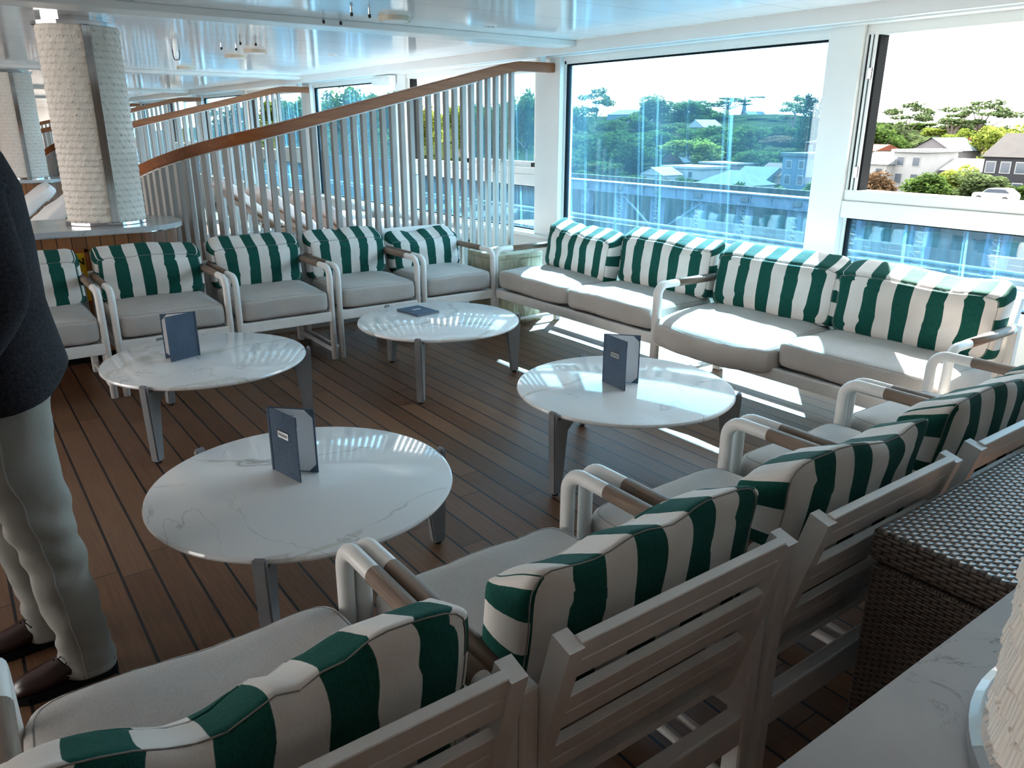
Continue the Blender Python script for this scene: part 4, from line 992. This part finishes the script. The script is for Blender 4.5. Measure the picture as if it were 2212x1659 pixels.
for a in (('brick gabled house with pale roof among the trees', 1428, 1476, 318, 349, 160, 12, 'brick', 'slate', 'gable', 1),
          ('flat roofed white house right of the trees', 1432, 1513, 359, 364, 138, 9, 'white', 'white', 'flat', 2),
          ('small white cottage with a pale gable left of the flat roofed house', 1382, 1432, 361, 376, 130, 6, 'white', 'pale', 'gable', 2),
          ('house with a pale blue hipped roof just above the gantry', 1503, 1602, 369, 399, 122, 10, 'white', 'slate', 'hip', 2),
          ('house with a pale slate roof sloping to the right above the gantry', 1580, 1650, 361, 389, 137, 9, 'grey', 'slate', 'side', 2),
          ('house with a brown tiled roof right of the slate one', 1632, 1682, 353, 379, 140, 9, 'tan', 'tile', 'side', 1),
          ('box shaped brown and white house behind the blue roofs', 1512, 1592, 351, 354, 150, 8, 'grey', 'white', 'flat', 3),
          ('grey blue terrace house beside the window post', 1692, 1778, 331, 338, 116, 10, 'blue', 'slate', 'flat', 3),
          ('dark brick house under the tall conifers by the window post', 1742, 1784, 298, 308, 165, 8, 'brick', 'dark', 'hip', 2),
          ('big hilltop house with a blue grey roof on the skyline', 1312, 1374, 236, 247, 300, 18, 'blue', 'slate', 'side', 3),
          ('white roofed hillside house below the skyline trees', 1345, 1402, 257, 262, 280, 12, 'white', 'white', 'side', 3),
          ('pale gabled house high on the hill', 1482, 1520, 258, 274, 255, 12, 'white', 'pale', 'gable', 1),
          ('wide grey roofed church hall beside the spire', 1590, 1625, 240, 256, 330, 14, 'grey', 'slate', 'gable', 1),
          ('white terrace house with a parapet in the open window', 1932, 2000, 323, 329, 118, 10, 'white', 'white', 'flat', 2),
          ('white terrace house with a sloping pale roof left of the parapet house', 1858, 1916, 329, 353, 116, 9, 'white', 'pale', 'side', 2),
          ('big grey gabled house behind the white terraces', 1968, 2054, 297, 324, 150, 12, 'grey', 'slate', 'gable', 0),
          ('low white house with a bright roof behind the shrubs', 2034, 2128, 344, 368, 122, 9, 'white', 'white', 'side', 2),
          ('dark tiled house with balcony at the right edge', 2128, 2262, 288, 338, 104, 11, 'dark', 'dark', 'side', 4),
          ('pink roofed house with a chimney at the left of the open window', 1838, 1890, 312, 324, 142, 9, 'cream', 'red', 'side', 2, True),
          ('white gabled house far right behind the bright tree', 2060, 2110, 318, 330, 165, 9, 'white', 'red', 'gable', 1, True)):
    house(*a[:11], chim=len(a) > 11, group=HG)
t = thing('church_spire', 'pointed church spire on the skyline', 'spire', (440, atX(1607, 240, 440).y, ground_z(440)))
zt = atX(1607, 203, 440).z-ground_z(440); obj('tower', B(-1.3, 1.3, -1.3, 1.3, 0, zt*.5), WM['grey'], t)
bm = bmesh.new(); bmesh.ops.create_cone(bm, cap_ends=True, segments=8, radius1=1.7, radius2=.05, depth=zt*.5)
for v in bm.verts: v.co.z += zt*.75
obj('spire_cone', bm, RM['slate'], t)

# --- trees
def mat_leaf(name, c0, c1):
    m = bpy.data.materials.new(name); m.use_nodes = True; nt = m.node_tree; nt.nodes.clear(); out = nt.nodes.new('ShaderNodeOutputMaterial')
    oi = nt.nodes.new('ShaderNodeObjectInfo'); f = noise_(nt, coords(nt), 9, 2)
    col = ramp(nt, M_(nt, 'ADD', M_(nt, 'MULTIPLY', f, .8), M_(nt, 'MULTIPLY', oi.outputs['Random'], .2)), [(.3, c0), (.75, c1)])
    d = nt.nodes.new('ShaderNodeBsdfDiffuse'); tl = nt.nodes.new('ShaderNodeBsdfTranslucent'); nt.links.new(col, d.inputs[0]); nt.links.new(col, tl.inputs[0])
    mx = nt.nodes.new('ShaderNodeMixShader'); mx.inputs[0].default_value = .45; nt.links.new(d.outputs[0], mx.inputs[1]); nt.links.new(tl.outputs[0], mx.inputs[2]); nt.links.new(mx.outputs[0], out.inputs[0]); return m
LM = dict(dense=mat_leaf('leaf_dark_green', (0.0153, 0.0341, 0.0093), (0.0640, 0.0981, 0.0239)), gum=mat_leaf('leaf_grey_green', (0.0273, 0.0470, 0.0214), (0.0853, 0.1066, 0.0426)),
          bright=mat_leaf('leaf_yellow_green', (0.0640, 0.0938, 0.0153), (0.1875, 0.2131, 0.0426)), red=mat_leaf('leaf_red_brown', (0.0426, 0.0256, 0.0153), (0.1108, 0.0725, 0.0384)), conifer=mat_leaf('leaf_blue_green', (0.0085, 0.0214, 0.0146), (0.0273, 0.0512, 0.0299)))
m_bark = plain('tree_bark', (.16, .13, .11), .9, 0, .2, 4)
def crown_bm(rnd, kind):
    bm = bmesh.new(); blobs = []
    if kind == 'gum':
        for k in range(13): a = rnd.uniform(0, 6.28); rr = rnd.uniform(.08, .42); blobs.append((rr*math.cos(a), rr*math.sin(a), .45+.5*rnd.random(), rnd.uniform(.09, .16), rnd.uniform(.035, .07)))
        n, sz = 1700, .030
    elif kind == 'conifer':
        for k in range(16): z = .1+.88*k/15; w_ = .40*(1-z)**.5+.06; blobs.append((rnd.uniform(-.1, .1), rnd.uniform(-.1, .1), z, w_*rnd.uniform(.8, 1.1), .075))
        n, sz = 2800, .028
    elif kind == 'shrub':
        for k in range(12): a = rnd.uniform(0, 6.28); rr = rnd.uniform(0, .3); blobs.append((rr*math.cos(a), rr*math.sin(a), rnd.uniform(.25, .72), rnd.uniform(.17, .26), rnd.uniform(.17, .26)))
        n, sz = 2800, .042
    else:
        for k in range(24): a = rnd.uniform(0, 6.28); rr = .38*math.sqrt(rnd.random()); blobs.append((rr*math.cos(a), rr*math.sin(a), .24+.62*rnd.random()*(1-rr*.8), rnd.uniform(.13, .21), rnd.uniform(.11, .18)))
        n, sz = 3800, .036
    for i in range(n):
        b_ = rnd.choice(blobs); d = Vector((rnd.gauss(0, 1), rnd.gauss(0, 1), rnd.gauss(0, 1))).normalized(); q = rnd.random()**.3
        c = Vector((b_[0]+d.x*b_[3]*q, b_[1]+d.y*b_[3]*q, b_[2]+d.z*b_[4]*q)); s = sz*rnd.uniform(.6, 1.2)
        u = Vector((rnd.gauss(0, 1), rnd.gauss(0, 1), rnd.gauss(0, .6))).normalized(); v = u.orthogonal().normalized(); v = (v*math.cos(i)+u.cross(v)*math.sin(i))
        bm.faces.new([bm.verts.new(c+u*s*a+v*s*.6*b2) for a, b2 in ((-1, 0), (0, -1), (1, 0), (0, 1))])
    tr = bmesh.new(); z0 = min(b_[2] for b_ in blobs)
    tube(tr, [(0, 0, -.05), (.01, 0, z0*.6), (0, .01, z0+.12)], [.028, .02, .012], 8)
    if kind != 'conifer':
        for b_ in blobs[:9]: tube(tr, [(0, 0, max(.08, z0*.55)), (b_[0]*.5, b_[1]*.5, (z0*.55+b_[2])*.5), (b_[0], b_[1], b_[2])], [.014, .009, .004], 6)
    bmesh.ops.recalc_face_normals(tr, faces=tr.faces[:]); return bm, tr
protos = {}
def get_proto(kind, shape, var):
    key = (kind, shape, var)
    if key not in protos:
        rnd = random.Random(hash(key) % 1000 if False else (len(protos)*17+5)); a, b_ = crown_bm(rnd, shape)
        ma = bpy.data.meshes.new('foliage'); a.to_mesh(ma); a.free(); ma.materials.append(LM[kind]); mb = bpy.data.meshes.new('trunk'); b_.to_mesh(mb); b_.free(); mb.materials.append(m_bark)
        protos[key] = (ma, mb)
    return protos[key]
cnt = [0]
def tree(px, pyt, wpx, X, kind, shape, label, group, pyb=None, name='tree'):
    tp = atX(px, pyt, X); zb = ground_z(X, tp.y) if pyb is None else atX(px, pyb, X).z
    dist = (tp-EYE).dot(FWD); W_ = wpx/FPX*dist; H = tp.z-zb
    W_ *= 1.3 if shape == 'gum' else 1.1
    cnt[0] += 1; t = thing(name, label, 'tree' if name == 'tree' else 'shrub', (X, tp.y, zb), cnt[0]*1.7, group); t.scale = (W_*1.05, W_*1.05, H*1.03)
    for nm, me in zip(('foliage', 'trunk'), get_proto(kind, shape, cnt[0] % 2)):
        o = bpy.data.objects.new(nm, me); C.objects.link(o); o.parent = t
TG, SG = 'trees on the far shore', 'shrubs along the shore road'
for a in ((1238, 222, 90, 190, 'dense', 'tree', 'blue green tree at the left edge of the big window'), (1290, 186, 62, 235, 'gum', 'gum', 'tall open crowned gum tree on the skyline at left of the big window'),
          (1262, 288, 110, 150, 'dense', 'tree', 'dense tree low at the left of the big window'), (1345, 266, 175, 142, 'dense', 'tree', 'broad dark spreading tree left of the brick gable'),
          (1415, 275, 110, 165, 'dense', 'tree', 'tree directly behind the brick gabled house'), (1428, 200, 120, 260, 'gum', 'tree', 'large domed skyline tree left of centre in the big window'),
          (1495, 212, 90, 270, 'dense', 'tree', 'domed skyline tree right of the largest skyline one'), (1540, 232, 70, 290, 'dense', 'tree', 'smaller skyline tree right of the domed pair'),
          (1575, 208, 120, 340, 'gum', 'gum', 'sparse pale skyline tree beside the spire'), (1530, 262, 120, 185, 'dense', 'tree', 'mid slope tree above the blue roofs'),
          (1500, 292, 120, 158, 'bright', 'tree', 'light green rounded tree right of the brick gable'), (1568, 282, 90, 172, 'dense', 'tree', 'tree behind the box shaped house'),
          (1618, 264, 90, 180, 'dense', 'tree', 'dark round tree below the spire'), (1668, 268, 120, 215, 'dense', 'tree', 'wide mid slope tree left of the conifers'),
          (1700, 290, 100, 190, 'red', 'tree', 'brownish low tree to the left of the dark conifers'), (1722, 203, 66, 220, 'gum', 'gum', 'open crowned gum beside the conifers'),
          (1752, 212, 60, 185, 'conifer', 'conifer', 'dark conifer left of the window post'), (1785, 208, 60, 190, 'conifer', 'conifer', 'dark conifer against the window post'),
          (1885, 262, 120, 165, 'dense', 'tree', 'broad olive tree at the left of the open window'), (1965, 216, 100, 200, 'gum', 'gum', 'tall sparse gum above the grey gable'),
          (1950, 255, 110, 185, 'gum', 'tree', 'olive tree left of the grey gable'), (1852, 236, 50, 230, 'conifer', 'conifer', 'small conifer at the left jamb of the open window'),
          (2065, 238, 100, 200, 'gum', 'gum', 'sparse gum left of the tall right hand one'), (2128, 212, 120, 215, 'gum', 'gum', 'tallest sparse gum in the open window'),
          (2168, 250, 110, 160, 'bright', 'tree', 'bright feathery yellow green tree behind the dark tiled house'), (2085, 270, 80, 190, 'bright', 'tree', 'bright palm like tree behind the grey gable'),
          (2030, 272, 60, 230, 'bright', 'tree', 'small bright tree between the gable and the palm'), (2215, 285, 80, 170, 'bright', 'tree', 'bright tree at the right edge behind the dark roof'),
          (760, 172, 130, 112, 'dense', 'tree', 'big blue green tree behind the handrail, left one'), (650, 190, 110, 125, 'dense', 'tree', 'big tree seen over the second handrail'),
          (850, 182, 110, 138, 'dense', 'tree', 'big tree behind the white emergency light box'), (925, 205, 66, 152, 'bright', 'tree', 'sunlit yellow green tree between the balusters, left one'),
          (990, 210, 66, 152, 'bright', 'tree', 'sunlit yellow green tree between the balusters, right one'), (1060, 198, 90, 128, 'dense', 'tree', 'dark tree behind the open sash'),
          (1140, 180, 90, 150, 'dense', 'tree', 'tree behind the right end of the handrail'), (500, 205, 110, 105, 'dense', 'tree', 'tree far along the deck over the third handrail')):
    tree(a[0], a[1], a[2], a[3], a[4], a[5], a[6], TG)
for a in ((1912, 362, 120, 100, 'red', 'reddish brown shrub at the left of the open window sill'), (2008, 368, 130, 98, 'dense', 'dark rounded shrub in the middle of the open window sill'), (2120, 365, 120, 98, 'gum', 'grey green shrub above the parked white car'),
          (2062, 348, 110, 106, 'bright', 'sunlit golden shrub behind the row of rounded shrubs'), (2205, 392, 90, 101, 'dense', 'dark shrub below the balcony at the right edge'), (1752, 388, 60, 104, 'dense', 'dark shrub by the window post above the gantry'),
          (1480, 376, 40, 115, 'dense', 'narrow dark shrub in front of the flat roofed house'), (1440, 380, 50, 118, 'red', 'purplish shrub in front of the white cottage'), (1330, 372, 120, 112, 'dense', 'low wide shrub above the gantry at left'), (1255, 365, 90, 112, 'dense', 'low shrub at the far left above the gantry'),
          (1400, 388, 60, 108, 'bright', 'small light green shrub below the white cottage'), (1600, 390, 70, 110, 'dense', 'dark hedge shrub below the slate roof'), (1690, 392, 60, 108, 'bright', 'creeper covered shrub below the tiled roof')):
    tree(a[0], a[1], a[2], a[3], a[4], 'shrub', a[5], SG, None, 'shrub')

# hillside filler trees between the named ones
FR = random.Random(11)
FX = [(1236, 330, 125), (1300, 345, 128), (1350, 340, 150), (1385, 330, 170), (1450, 300, 190), (700, 190, 190), (805, 186, 200), (595, 205, 200), (890, 215, 200), (1020, 215, 200), (1100, 205, 200), (1240, 262, 170), (1320, 252, 225), (1372, 246, 240), (1465, 262, 215), (1520, 330, 168), (1545, 310, 200), (1590, 318, 172), (1630, 318, 160), (1665, 325, 175), (1705, 318, 178), (1735, 268, 200),
      (1455, 240, 290), (1475, 232, 285), (1555, 248, 300), (1640, 255, 300), (1680, 258, 290), (1600, 300, 220), (1655, 292, 240), (1760, 300, 200), (1870, 300, 175), (1925, 285, 170), (2000, 292, 180), (2045, 296, 195), (2100, 300, 180), (2145, 292, 185), (2190, 300, 190), (1990, 262, 300), (2050, 266, 320), (2110, 262, 300), (1900, 262, 310), (2180, 268, 300)]
for i, (px, py, X) in enumerate(FX):
    tree(px, py, FR.uniform(75, 105)*(150/X)**.5, X, ('dense', 'dense', 'gum')[i % 3], 'tree', 'leafy tree filling the hillside between the houses', 'hillside filler trees')

# --- parked car
A, Bq = atX(2118, 420, 96), atX(2186, 420, 96)
m_car = plain('white_car_paint', (.35, .355, .37), .25, 0, .02); m_tyre = plain('tyre', (.02, .02, .02), .7)
t = thing('car', 'white parked car above the sill of the open window', 'car', (96, (A.y+Bq.y)/2, -6.2))
Lc = 4.4
def sideprism(bm, prof, x0, x1):
    a = [bm.verts.new((x0, y, z)) for y, z in prof]; b_ = [bm.verts.new((x1, y, z)) for y, z in prof]; n = len(prof)
    for k in range(n): bm.faces.new((a[k], a[(k+1) % n], b_[(k+1) % n], b_[k]))
    bm.faces.new(a[::-1]); bm.faces.new(b_); bmesh.ops.recalc_face_normals(bm, faces=bm.faces[:])
bm = bmesh.new(); sideprism(bm, [(-2.2, .35), (2.2, .35), (2.2, .85), (2.05, 1.02), (1.2, 1.05), (.6, 1.55), (-1.3, 1.6), (-2.0, 1.1), (-2.2, .95)], -.9, .9)
bmesh.ops.bevel(bm, geom=bm.edges[:], offset=.07, segments=2, affect='EDGES'); obj('body', bm, m_car, t)
bm = bmesh.new(); sideprism(bm, [(1.0, 1.08), (.55, 1.47), (-1.2, 1.5), (-1.75, 1.1)], -.915, .915); obj('side_glass', bm, m_wpane, t)
for y in (-1.35, 1.4):
    for x in (-.8, .8):
        bm = bmesh.new(); bmesh.ops.create_cone(bm, cap_ends=True, segments=20, radius1=.36, radius2=.36, depth=.24, matrix=Matrix.Translation((x, y, .36)) @ Matrix.Rotation(PI/2, 4, 'Y')); wv = obj('wheel', bm, m_tyre, t)
        bm = bmesh.new(); bmesh.ops.create_cone(bm, cap_ends=True, segments=16, radius1=.2, radius2=.2, depth=.27, matrix=Matrix.Translation((x, y, .36)) @ Matrix.Rotation(PI/2, 4, 'Y')); obj('hub', bm, m_chrome, wv)
